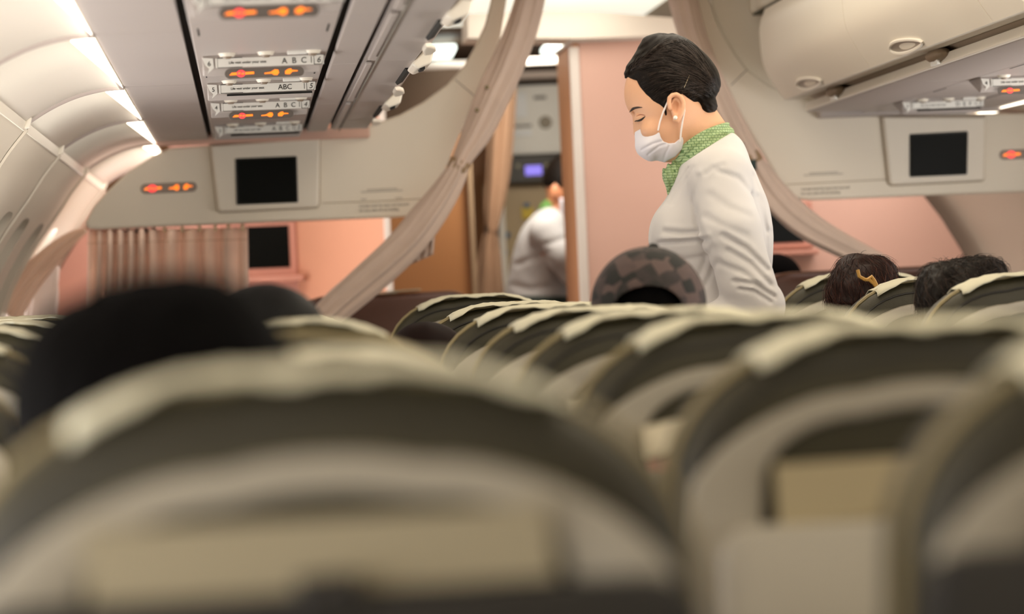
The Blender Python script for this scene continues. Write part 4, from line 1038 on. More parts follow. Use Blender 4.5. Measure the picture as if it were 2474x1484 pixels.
def body_fn(U, V, W):
    d = head_fn(U, V, W)
    d = smin(d, T(U, V, W, 0.020), 0.02)
    rr = [q*0.74 for q in rad]
    d = smin(d, limbs(U, V, W, near_arm, rr), 0.01); d = smin(d, limbs(U, V, W, far_arm, rr), 0.01)
    d = smin(d, hand(U, V, W, P3(1598, 833, -0.16), (-0.9, -0.35, 0.05), 1), 0.012)
    d = smin(d, hand(U, V, W, P3(1588, 816, 0.06), (-0.9, -0.4, -0.15), -1), 0.012)
    hip = float(A.V(850)); cxh = float(A.U(1728))
    d = smin(d, ellip(U, V, W, (cxh, hip-0.05, 0), (0.105, 0.13, 0.155)), 0.03)
    for s_ in (-1, 1):
        hipp = (cxh, hip-0.08, s_*0.085); kn = (cxh-0.01, (hip+foot_v)/2+0.03, s_*0.085); an = (cxh+0.01, foot_v+0.08, s_*0.085)
        d = smin(d, cone(U, V, W, hipp, kn, 0.078, 0.052), 0.02); d = smin(d, cone(U, V, W, kn, (cxh+0.015, kn[1]-0.13, s_*0.085), 0.05, 0.05), 0.02)
        d = smin(d, cone(U, V, W, (cxh+0.015, kn[1]-0.13, s_*0.085), an, 0.05, 0.035), 0.02); d = smin(d, cone(U, V, W, an, (cxh-0.13, foot_v+0.03, s_*0.085), 0.034, 0.026), 0.02)
    return d
# one continuous skin: the head is meshed finely, the rest below the neck a little coarser, joined at a shared ring by overlap of one field
P_, F_ = sdf_mesh(body_fn, (float(A.U(1470)), foot_v-0.01, -0.26), (float(A.U(1900)), float(A.V(80)), 0.26), 0.0085)
Pm, Fm = sdf_mesh(head_fn, (float(A.U(1490)), float(A.V(420)), -0.10), (float(A.U(1790)), float(A.V(80)), 0.10), 0.0020)
# keep the coarse skin below the chin, the fine one above it
cutv = float(A.V(372)); cc = P_[:, 1]
keep = (cc[F_].max(1) < cutv); low = F_[keep]
cc2 = Pm[:, 1]; keep2 = (cc2[Fm].min(1) > cutv-0.03); hi_ = Fm[keep2]
V_all = np.concatenate([P_, Pm]); F_all = np.concatenate([low, hi_+len(P_)])
used = np.unique(F_all); remap = np.full(len(V_all), -1); remap[used] = np.arange(len(used))
mobj('body', A.world(V_all[used]), remap[F_all], SKIN, att, recalc=False, sharp=0)

def surf_w(fn, u, v, side=-1, lim=0.12):
    ws = np.linspace(side*lim, 0, 160)
    u = np.atleast_1d(np.asarray(u, float)); v = np.atleast_1d(np.asarray(v, float))
    vals = fn(u[:, None]+0*ws[None, :], v[:, None]+0*ws[None, :], np.broadcast_to(ws[None, :], (len(u), 160)))
    i = np.argmax(vals < 0, 1); hit = vals[np.arange(len(u)), i] < 0
    w = np.where(hit, ws[i], 0.0)
    return float(w[0]) if len(w) == 1 else w
def stroke(name, pts, rads, mat, parent, fn=head_fn, lift=0.0006, n=5, both=True):
    for side in ((-1, 1) if both else (-1,)):
        Q = catmull([(p[0], p[1], r) for p, r in zip(pts, rads)], n); line_ = []; rr = []
        for x, y, r in Q:
            u, v = float(A.U(x)), float(A.V(y)); w = surf_w(fn, u, v, side)
            line_.append(A.pt(u, v, w+side*lift)); rr.append(max(r*A.s, 0.0002))
        MB().tube(line_, 0.001, 6, rr).build(name, mat, parent)
stroke('eyebrow', [(1522, 270), (1527, 266), (1533, 264), (1541, 263.5), (1549, 264)], [1.5, 3.0, 2.6, 2.0, 0.6], BROW, att)
stroke('upper_eyelashes', [(1533, 294), (1539, 295), (1546, 293), (1552, 289), (1556, 285)], [0.8, 2.2, 2.6, 2.0, 0.8], LASH, att)
stroke('eyelid_crease', [(1536, 284), (1543, 281), (1550, 281), (1556, 283)], [0.5, 1.0, 1.0, 0.5], LIDSHADE, att)  # shade in the lid crease drawn as a darker skin-toned line
for side in (-1, 1):                              # lash tips reaching forward of the lid
    mbl = MB()
    for k in range(7):
        x, y = 1536+k*2.2, 294.5-k*0.5; u, v = float(A.U(x)), float(A.V(y)); w = surf_w(head_fn, u, v, side)
        p = A.pt(u, v, w+side*0.0006); q = A.pt(u-px(6.0-0.5*k), v-px(1.8), w+side*0.004)
        mbl.tube([p, (p+q)/2+CU*(-0.0006), q], 0.0003, 4, [0.0005, 0.0004, 0.0001])
    tag(mbl.build('lash_tips', LASH, att), kind='stuff')

# hair: swept back from a parting into a low twist
hair_rows = [(84, 1598, 1630, 0.012), (90, 1584, 1650, 0.030), (102, 1567, 1672, 0.047), (122, 1547, 1696, 0.061), (145, 1528, 1717, 0.070), (168, 1515, 1731, 0.0755), (190, 1509, 1736, 0.078), (212, 1508, 1735, 0.0785), (230, 1512, 1722, 0.077), (245, 1520, 1708, 0.0755), (270, 1530, 1694, 0.074), (300, 1540, 1690, 0.072)]
HR = A.stack(hair_rows)
hairpoly = A.uv([(1500, 191), (1513, 190), (1524, 194), (1536, 199), (1543, 214), (1556, 236), (1573, 250), (1590, 259), (1599, 268), (1603, 286), (1607, 284), (1607, 262), (1611, 240), (1622, 232), (1636, 231), (1650, 237), (1664, 248), (1676, 262), (1684, 276), (1694, 288), (1712, 292), (1770, 292), (1770, 60), (1480, 60), (1480, 191)])
flow = [A.uv(p) for p in ([(1516, 187), (1540, 163), (1566, 142), (1592, 121)], [(1652, 112), (1690, 150), (1716, 190), (1727, 222)], [(1640, 130), (1678, 165), (1704, 200), (1720, 230)], [(1618, 150), (1660, 180), (1695, 214), (1716, 234)], [(1662, 106), (1704, 146), (1726, 186), (1733, 212)],
                          [(1570, 200), (1620, 205), (1665, 222), (1700, 240)], [(1590, 175), (1640, 192), (1680, 218), (1708, 238)], [(1560, 222), (1600, 228), (1650, 232), (1690, 252)])]
def hair_fn(U, V, W):
    d = HR(U, V, W)
    pol = poly2d(U, V, hairpoly)
    d = smax(d, pol, 0.005)
    roll = cone(U, V, W, P3(1536, 172, 0), P3(1582, 121, 0), 0.019, 0.027)
    roll = smin(roll, cone(U, V, W, P3(1582, 121, 0), P3(1630, 118, 0), 0.027, 0.026), 0.02)
    d = smin(d, smax(roll, pol, 0.004), 0.012)
    lobe = ellip(U, V, W, P3(1702, 205, 0), (px(34), px(44), 0.064))
    d = smin(d, lobe, 0.015)
    bun = ellip(U, V, W, P3(1702, 257, 0), (px(31), px(29), 0.052))
    d = smin(d, bun, 0.009)
    for k, pts in enumerate(flow):
        q = seg2d(U, V, pts); d = d+(0.0028 if k == 0 else 0.0013)*np.exp(-(q/(0.0036 if k else 0.0042))**2)
    # fine combed ridges running with the sweep of the hair
    ang = np.arctan2(V-A.V(300), U-A.U(1780)); rr_ = np.sqrt((U-A.U(1760))**2+(V-A.V(262))**2)
    d = d+0.0004*np.sin(ang*57+W*60)
    front = np.exp(-((seg2d(U, V, A.uv([(1512, 180), (1540, 140), (1580, 102), (1630, 92)])))/0.022)**2)
    d = d+0.0006*front*np.sin((U*0.8-V*1.1)*520+W*90)
    tw = np.exp(-(((U-A.U(1706))/px(34))**2+((V-A.V(257))/px(26))**2))
    d = d+0.0006*tw*np.sin((U+V*0.6)*420)
    return d
Ph, Fh = sdf_mesh(hair_fn, (float(A.U(1490)), float(A.V(302)), -0.095), (float(A.U(1750)), float(A.V(74)), 0.095), 0.0021)
mobj('hair', A.world(Ph), Fh, HAIR, att, recalc=False, sharp=0)
# stray hairs at the nape, temple and crown
st = MB()
r_ = random.Random(4)
for k in range(46, 70):
    if k < 28: x, y, dx, dy = r_.uniform(1668, 1712), r_.uniform(272, 290), r_.uniform(-8, 10), r_.uniform(8, 22)
    elif k < 46: x, y, dx, dy = r_.uniform(1538, 1596), 0, r_.uniform(-6, 8), r_.uniform(2, 12)
    else: x, y, dx, dy = r_.uniform(1520, 1680), 0, r_.uniform(-5, 5), r_.uniform(-8, -3)
    if 28 <= k < 46: y = np.interp(x, [1536, 1556, 1590, 1600], [202, 238, 260, 270])
    if k >= 46: y = np.interp(x, [1515, 1530, 1550, 1575, 1600, 1640, 1680], [168, 143, 118, 98, 88, 92, 112])
    u, v = float(A.U(x)), float(A.V(y)); w = surf_w(lambda a, b, c: np.minimum(hair_fn(a, b, c), head_fn(a, b, c)), u, v, -1) if k < 46 else r_.uniform(-0.03, 0.03)
    st.tube([A.pt(u, v, w-0.0005), A.pt(u+px(dx*0.5), v-px(dy*0.6), w-0.001), A.pt(u+px(dx), v-px(dy), w-0.0005)], 0.0003, 4, [0.00025, 0.00018, 0.00008])
tag(st.build('stray_hairs', HAIR, att), kind='stuff')
# combed strands laid over the hair, from the hairline and parting back to the twist
def hair_strand(mb, pts, r):
    us, vs = A.U([p[0] for p in pts]), A.V([p[1] for p in pts])
    line_ = [A.pt(u, v, w+hair_side*0.0002) for u, v, w in zip(us, vs, surf_w(hair_fn, us, vs, hair_side)) if w != 0.0]
    if len(line_) > 3: mb.tube(line_, r, 4, [r*(0.35+0.65*math.sin(math.pi*(i+0.5)/len(line_))) for i in range(len(line_))])
rs = random.Random(12)
hl = [(1514, 190), (1536, 201), (1545, 216), (1558, 238), (1575, 252), (1592, 262), (1604, 256), (1614, 240), (1632, 233), (1652, 241), (1668, 254)]
def bez(a, c, b, n=13): return [((1-t)**2*a[0]+2*t*(1-t)*c[0]+t*t*b[0], (1-t)**2*a[1]+2*t*(1-t)*c[1]+t*t*b[1]) for t in np.linspace(0, 1, n)]
for hair_side in (-1, 1):
    for part_i, mat_ in enumerate((HAIR, M('hair_sheen_strand', '#281c14', 0.38, 0.3, 20, spec=0.35))):
        mb = MB()
        for k in range(70 if hair_side < 0 else 35):
            t = rs.random()*(len(hl)-1); i = min(int(t), len(hl)-2); q = t-i
            s0 = (hl[i][0]*(1-q)+hl[i+1][0]*q+rs.uniform(0, 4), hl[i][1]*(1-q)+hl[i+1][1]*q-rs.uniform(2, 6))
            e0 = (1712+rs.uniform(-14, 8), 226+rs.uniform(-12, 14)); lift_ = max(0, 1-t/9)
            c0 = ((s0[0]+e0[0])/2-8, min(s0[1], e0[1])-10-55*lift_*rs.uniform(0.7, 1.2))
            hair_strand(mb, bez(s0, c0, e0), 0.0007)
        for k in range(90 if hair_side < 0 else 35):                  # over the crown
            s0 = (rs.uniform(1545, 1660), 0); s0 = (s0[0], np.interp(s0[0], [1545, 1580, 1620, 1660], [150, 112, 92, 98])+rs.uniform(0, 24))
            e0 = (1724+rs.uniform(-12, 6), 214+rs.uniform(-14, 16)); c0 = (max(s0[0]+40, 1690+rs.uniform(-20, 14)), s0[1]+rs.uniform(4, 36))
            hair_strand(mb, bez(s0, c0, e0), 0.0007)
        for k in range(110 if hair_side < 0 else 40):                 # brushed-up front roll
            t = rs.random(); s0 = (1516+t*70, 184-t*62); e0 = (s0[0]+rs.uniform(6, 60)+30*t, max(s0[1]-rs.uniform(12, 48)*(1-0.3*t), 90))
            hair_strand(mb, bez(s0, ((s0[0]+e0[0])/2-14, (s0[1]+e0[1])/2-4), e0, 8), 0.0008)
        tag(mb.build('hair_strands', mat_, att, sharp=0), kind='stuff')
# hair pin
u1, v1, u2, v2 = float(A.U(1661)), float(A.V(188)), float(A.U(1642)), float(A.V(231))
MB().tube([A.pt(u1+(u2-u1)*t, v1+(v2-v1)*t, surf_w(hair_fn, u1+(u2-u1)*t, v1+(v2-v1)*t)-0.0004) for t in np.linspace(0, 1, 8)], 0.0006, 5).build('hair_pin', M('pin_metal', '#9a8a70', 0.3, metallic=0.8), att)
# face mask with pleats, ear loops, pearl earring
maskpoly = A.uv([(1522, 320), (1534, 319), (1558, 309), (1584, 301), (1589, 320), (1593, 336), (1600, 346), (1612, 350), (1626, 349), (1637, 340), (1645, 331), (1649, 343), (1646, 362), (1630, 380), (1602, 395), (1570, 392), (1540, 372), (1525, 345)])
mask_rows = [(280, 1530, 1690, 0.0665), (300, 1530, 1690, 0.0670), (323, 1533, 1682, 0.0665), (338, 1539, 1676, 0.065), (352, 1549, 1672, 0.062), (366, 1560, 1668, 0.056), (380, 1578, 1658, 0.043), (390, 1596, 1646, 0.024), (394, 1606, 1634, 0.012)]
MK = A.stack(mask_rows)
def mask_fn(U, V, W):
    d = smin(MK(U, V, W), ellip(U, V, W, P3(1572, 350, 0), (px(38), px(40), 0.062)), 0.01)
    for k, (pts, am) in enumerate((([(1549, 364), (1575, 351), (1603, 343)], 0.0022), ([(1564, 376), (1590, 356), (1612, 350)], 0.0018), ([(1601, 392), (1606, 372), (1616, 352)], 0.0018))):
        q = seg2d(U, V, A.uv(pts)); d = d+am*np.exp(-(q/0.0022)**2)
    return smax(d, poly2d(U, V, maskpoly), 0.0025)
Pk, Fk = sdf_mesh(mask_fn, (float(A.U(1515)), float(A.V(402)), -0.085), (float(A.U(1660)), float(A.V(298)), 0.085), 0.0018)
mk = mobj('face_mask', A.world(Pk), Fk, MASKM, att, recalc=False, sharp=0)
for side in (-1, 1):
    for pts in ([(1586, 320, 0.0665), (1590, 300, 0.0705), (1598, 276, 0.0745), (1607, 256, 0.0765), (1612, 246, 0.079)], [(1639, 346, 0.064), (1641, 320, 0.0715), (1644, 296, 0.077), (1648, 274, 0.081), (1648, 256, 0.081), (1643, 243, 0.080)]):
        MB().tube([A.pt(float(A.U(a)), float(A.V(b)), side*(c+0.0012)) for a, b, c in pts], 0.0019, 6).build('ear_loop', STRAP, mk)
    c = A.pt(float(A.U(1626)), float(A.V(291)), side*0.0885)
    MB().ell(c, (0.0042, 0.0042, 0.0042), 14, 10).build('pearl_earring', PEARL, att)
# scarf: tilted collar, knot and tails
SA = np.array([float(A.U(1755)), float(A.V(314))]); SB = np.array([float(A.U(1640)), float(A.V(383))])
sc_c = (SA+SB)/2; sd_ = (SB-SA)/np.linalg.norm(SB-SA); sn = np.array([-sd_[1], sd_[0]])
def scarf_fn(U, V, W):
    a = (U-sc_c[0])*sd_[0]+(V-sc_c[1])*sd_[1]; n = (U-sc_c[0])*sn[0]+(V-sc_c[1])*sn[1]
    n = n+0.006*np.cos(a*30)-0.004
    k = (np.sqrt((a/0.066)**2+(W/0.066)**2)-1)*0.064
    d = smax(k, np.abs(n)-(0.0185+0.05*np.maximum(-a, 0)*0.05), 0.008)
    d = d+0.0012*np.sin(n*420+a*25)+0.0015*np.exp(-((n+0.004-a*0.1)/0.003)**2)
    kn = ellip(U, V, W, P3(1648, 388, -0.012), (px(20), px(15), 0.026))
    kn = kn+0.0022*np.sin((U-V)*420)
    t1 = cone(U, V, W, P3(1644, 396, -0.016), P3(1622, 428, -0.022), 0.012, 0.021)
    t1 = smin(t1, cone(U, V, W, P3(1628, 420, -0.022), P3(1617, 466, -0.02), 0.020, 0.007), 0.008)
    t1 = t1+0.0025*np.sin((U*1.6+V*0.4)*330)
    t2 = cone(U, V, W, P3(1650, 395, 0.010), P3(1630, 440, 0.016), 0.012, 0.018)
    return smin(smin(smin(d, kn, 0.006), t1, 0.004), t2, 0.004)
Ps, Fs = sdf_mesh(scarf_fn, (float(A.U(1595)), float(A.V(480)), -0.085), (float(A.U(1785)), float(A.V(280)), 0.085), 0.0022)
mobj('scarf', A.world(Ps), Fs, SCARF, att, recalc=False, sharp=0)
# blouse with gathered folds
folds = [([(1588, 589), (1630, 588), (1692, 584)], 0.0045, 0.004), ([(1600, 562), (1640, 567), (1668, 566)], 0.003, 0.005), ([(1655, 412), (1630, 452), (1607, 498)], 0.0016, 0.002), ([(1664, 412), (1640, 455), (1618, 500)], 0.0012, 0.002),
         ([(1702, 604), (1690, 640), (1680, 664)], 0.003, 0.006), ([(1716, 634), (1706, 665), (1694, 690)], 0.003, 0.006), ([(1600, 620), (1640, 630), (1690, 622)], 0.0025, 0.006),
         ([(1728, 575), (1780, 606), (1832, 655)], 0.0055, 0.006), ([(1740, 610), (1790, 640), (1838, 690)], 0.0045, 0.0055), ([(1720, 640), (1770, 660), (1810, 690)], 0.003, 0.005), ([(1755, 682), (1800, 690), (1846, 718)], 0.005, 0.0045), ([(1765, 700), (1800, 706), (1838, 730)], 0.004, 0.004),
         ([(1720, 425), (1765, 440), (1800, 476)], 0.003, 0.006), ([(1700, 480), (1740, 510), (1790, 530)], 0.0025, 0.009), ([(1690, 530), (1730, 556), (1780, 575)], 0.0025, 0.008), ([(1820, 480), (1842, 560), (1850, 640)], 0.004, 0.006), ([(1812, 430), (1836, 500), (1846, 560)], 0.003, 0.006), ([(1858, 560), (1856, 640), (1862, 690)], 0.002, 0.005),
         ([(1674, 436), (1664, 494), (1672, 546), (1690, 591)], 0.0034, 0.0050), ([(1690, 430), (1706, 418), (1730, 410)], 0.002, 0.005)]
def blouse_fn(U, V, W):
    d = T(U, V, W)
    bust = np.minimum(ellip(U, V, W, P3(1624, 560, -0.062), (px(49), px(62), 0.055)), ellip(U, V, W, P3(1624, 560, 0.062), (px(49), px(62), 0.055)))
    d = smin(d, bust, 0.03)
    yoke = np.minimum(cone(U, V, W, P3(1735, 372, -0.06), P3(1728, 430, -0.145), 0.045, 0.058), cone(U, V, W, P3(1735, 372, 0.06), P3(1730, 430, 0.145), 0.045, 0.058))
    d = smin(d, yoke, 0.03)
    d = smin(d, limbs(U, V, W, near_arm, rad, 0.012), 0.005)
    d = smin(d, limbs(U, V, W, far_arm, rad, 0.012), 0.010)
    side = 1/(1+np.exp((W+0.02)/0.012))
    for pts, am, wd2 in folds:
        q = seg2d(U, V, A.uv(pts)); d = d+side*(1.25*am*np.exp(-(q/wd2)**2))
        q2 = seg2d(U, V, A.uv([(a+3, b-9) for a, b in pts])); d = d-side*am*0.55*np.exp(-(q2/(wd2*1.4))**2)
    d = d+0.0012*noise3(U, V, W, 45, 3)
    (ux1, vy1), (ux2, vy2) = A.uv([(1766, 322), (1650, 396)])
    tl = math.hypot(ux2-ux1, vy2-vy1)
    d = smax(d, ((U-ux1)*-(vy2-vy1)+(V-vy1)*(ux2-ux1))/-tl, 0.004)      # neckline under the scarf
    ends = np.minimum(np.sqrt((U-near_arm[-1][0])**2+(V-near_arm[-1][1])**2+(W-near_arm[-1][2])**2), np.sqrt((U-far_arm[-1][0])**2+(V-far_arm[-1][1])**2+(W-far_arm[-1][2])**2))
    d = np.maximum(d, 0.03-ends)
    return np.maximum(d, float(A.V(848))-V)
Pb, Fb = sdf_mesh(blouse_fn, (float(A.U(1500)), float(A.V(860)), -0.25), (float(A.U(1890)), float(A.V(312)), 0.25), 0.0034)
mobj('blouse', A.world(Pb), Fb, BLOUSE, att, recalc=False, sharp=0)
hip = float(A.V(850)); cxh = float(A.U(1728)); kneev = (hip+foot_v)/2
SK = lambda U, V, W: np.maximum(np.maximum((np.sqrt(((U-cxh)/np.interp(V, [kneev-0.02, hip-0.1, hip+0.03], [0.125, 0.13, 0.118]))**2+(W/np.interp(V, [kneev-0.02, hip-0.1, hip+0.03], [0.185, 0.185, 0.168]))**2)-1)*0.12, V-hip-0.02), kneev-V)
Pq, Fq = sdf_mesh(SK, (cxh-0.16, kneev-0.02, -0.22), (cxh+0.16, hip+0.05, 0.22), 0.009)
mobj('skirt', A.world(Pq), Fq, SKIRT, att, recalc=False, sharp=60)
for s_ in (-1, 1):
    sf = lambda U, V, W: np.maximum(smin(ellip(U, V, W, (cxh-0.06, foot_v+0.025, s_*0.085), (0.125, 0.042, 0.044)), ellip(U, V, W, (cxh+0.03, foot_v+0.04, s_*0.085), (0.045, 0.055, 0.042)), 0.02), foot_v-V)
    Pz, Fz = sdf_mesh(sf, (cxh-0.2, foot_v-0.02, s_*0.085-0.06), (cxh+0.1, foot_v+0.12, s_*0.085+0.06), 0.006)
    mobj('shoe', A.world(Pz), Fz, SHOE, att, recalc=False, sharp=0)

# ---- the second attendant, bent over the galley counter
B2 = Figure(1300, 600, 11.0)
b2 = thing('person', base_at(B2, 1310, 11.0), 'blurred person in white blouse and green scarf working at the galley', 'person')
def Q3(pxx, pyy, w): return (float(B2.U(pxx)), float(B2.V(pyy)), w)
tor2 = B2.stack([(497, 1318, 1352, 0.03), (506, 1306, 1356, 0.06), (522, 1286, 1366, 0.11), (548, 1264, 1376, 0.15), (580, 1249, 1388, 0.165), (620, 1238, 1394, 0.165), (660, 1230, 1392, 0.155), (700, 1223, 1384, 0.15), (730, 1220, 1382, 0.155), (790, 1216, 1384, 0.165)])
arm2 = [Q3(1318, 565, -0.155), Q3(1360, 622, -0.185), Q3(1385, 660, -0.18), Q3(1440, 640, -0.12), Q3(1480, 620, -0.06)]
arm2f = [(a, b, -c) for a, b, c in arm2]
fv2 = -(B2.o.z-floor_z(11.0)-0.015)
def head2(U, V, W):
    d = ellip(U, V, W, Q3(1378, 448, 0), (0.088, 0.105, 0.074))
    d = smin(d, cone(U, V, W, Q3(1362, 485, 0), Q3(1338, 525, 0), 0.046, 0.05), 0.02)
    for s_ in (-1, 1): d = smin(d, ellip(U, V, W, Q3(1340, 464, s_*0.066), (0.018, 0.030, 0.012)), 0.004)
    return smin(d, ellip(U, V, W, Q3(1436, 462, 0), (0.014, 0.02, 0.014)), 0.01)
def body2(U, V, W):
    d = smin(head2(U, V, W), tor2(U, V, W, 0.012), 0.02)
    rr = [0.042, 0.04, 0.036, 0.032, 0.024]
    d = smin(d, limbs(U, V, W, arm2, rr), 0.01); d = smin(d, limbs(U, V, W, arm2f, rr), 0.01)
    d = smin(d, hand(U, V, W, arm2[-1], (0.9, 0.1, 0.2), 1), 0.012); d = smin(d, hand(U, V, W, arm2f[-1], (0.9, 0.1, -0.2), -1), 0.012)
    hp_ = float(B2.V(790)); cx2 = float(B2.U(1300))
    d = smin(d, ellip(U, V, W, (cx2, hp_-0.05, 0), (0.11, 0.13, 0.155)), 0.03)
    for s_ in (-1, 1):
        kn = (cx2, (hp_+fv2)/2, s_*0.085); an = (cx2, fv2+0.08, s_*0.085)
        d = smin(d, cone(U, V, W, (cx2, hp_-0.08, s_*0.085), kn, 0.078, 0.052), 0.02); d = smin(d, cone(U, V, W, kn, an, 0.05, 0.035), 0.02); d = smin(d, cone(U, V, W, an, (cx2+0.13, fv2+0.03, s_*0.085), 0.034, 0.026), 0.02)
    return d
p_, f_ = sdf_mesh(body2, (float(B2.U(1190)), fv2-0.01, -0.28), (float(B2.U(1570)), float(B2.V(360)), 0.28), 0.011)
mobj('body', B2.world(p_), f_, SKIN2, b2, recalc=False, sharp=0)
fold2 = [([(1290, 600), (1330, 590), (1370, 578)], 0.006, 0.010), ([(1300, 605), (1330, 636), (1368, 670)], 0.006, 0.008), ([(1250, 640), (1290, 625), (1320, 612)], 0.006, 0.010), ([(1240, 690), (1280, 700), (1340, 690)], 0.005, 0.012)]
def blouse2(U, V, W):
    d = smin(tor2(U, V, W), limbs(U, V, W, arm2, [0.062, 0.058, 0.052, 0.045, 0.036]), 0.012)
    d = smin(d, limbs(U, V, W, arm2f, [0.062, 0.058, 0.052, 0.045, 0.036]), 0.012)
    side = 1/(1+np.exp((W+0.02)/0.02))
    for pts, am, w2 in fold2: d = d+side*am*np.exp(-(seg2d(U, V, B2.uv(pts))/w2)**2)
    d = d+0.002*noise3(U, V, W, 40, 5)
    for q in (arm2[-1], arm2f[-1]): d = np.maximum(d, 0.035-np.sqrt((U-q[0])**2+(V-q[1])**2+(W-q[2])**2))
    return np.maximum(d, float(B2.V(722))-V)
p_, f_ = sdf_mesh(blouse2, (float(B2.U(1195)), float(B2.V(735)), -0.27), (float(B2.U(1500)), float(B2.V(485)), 0.27), 0.006)
mobj('blouse', B2.world(p_), f_, BLOUSE, b2, recalc=False, sharp=0)
def skirt2(U, V, W):
    cx2 = float(B2.U(1300)); top = float(B2.V(716)); lo_ = (float(B2.V(790))+fv2)/2
    return np.maximum(np.maximum((np.sqrt(((U-cx2)/0.128)**2+(W/0.185)**2)-1)*0.12, V-top), lo_-V)
p_, f_ = sdf_mesh(skirt2, (float(B2.U(1190)), fv2+0.2, -0.22), (float(B2.U(1420)), float(B2.V(700)), 0.22), 0.01)
mobj('skirt', B2.world(p_), f_, SKIRT, b2, recalc=False, sharp=60)
hair2 = lambda U, V, W: smax(smin(ellip(U, V, W, Q3(1376, 436, 0), (0.095, 0.098, 0.082)), ellip(U, V, W, Q3(1340, 438, 0), (0.036, 0.040, 0.045)), 0.015), poly2d(U, V, B2.uv([(1290, 380), (1290, 452), (1335, 452), (1348, 468), (1362, 448), (1430, 425), (1445, 360)])), 0.005)
p_, f_ = sdf_mesh(hair2, (float(B2.U(1300)), float(B2.V(480)), -0.11), (float(B2.U(1470)), float(B2.V(355)), 0.11), 0.006)
mobj('hair', B2.world(p_), f_, HAIR, b2, recalc=False, sharp=0)
mask2 = lambda U, V, W: smax(ellip(U, V, W, Q3(1380, 470, 0), (0.094, 0.098, 0.080)), poly2d(U, V, B2.uv([(1346, 482), (1372, 478), (1456, 462), (1456, 545), (1350, 545)])), 0.004)
p_, f_ = sdf_mesh(mask2, (float(B2.U(1350)), float(B2.V(560)), -0.1), (float(B2.U(1480)), float(B2.V(455)), 0.1), 0.006)
mobj('face_mask', B2.world(p_), f_, MASKM, b2, recalc=False, sharp=0)
scarf2 = lambda U, V, W: smin(smin(cone(U, V, W, Q3(1334, 513, 0), Q3(1358, 542, 0), 0.050, 0.054), ellip(U, V, W, Q3(1368, 548, -0.02), (0.03, 0.035, 0.035)), 0.01), cone(U, V, W, Q3(1366, 550, -0.02), Q3(1372, 585, -0.03), 0.02, 0.014), 0.01)
p_, f_ = sdf_mesh(scarf2, (float(B2.U(1270)), float(B2.V(600)), -0.1), (float(B2.U(1430)), float(B2.V(450)), 0.1), 0.006)
mobj('scarf', B2.world(p_), f_, M('green_scarf_plain', '#6f9a4c', 0.8, 0.3, 60, second='#3d6a2c'), b2, recalc=False, sharp=0)
MB().ell(at(1358, 404, DG-0.06), (0.024, 0.03, 0.045), 14, 10).build('tan_canister', M('canister_tan', '#b58f6c', 0.5), ga)  # rounded tan form added for an unidentified spot of colour

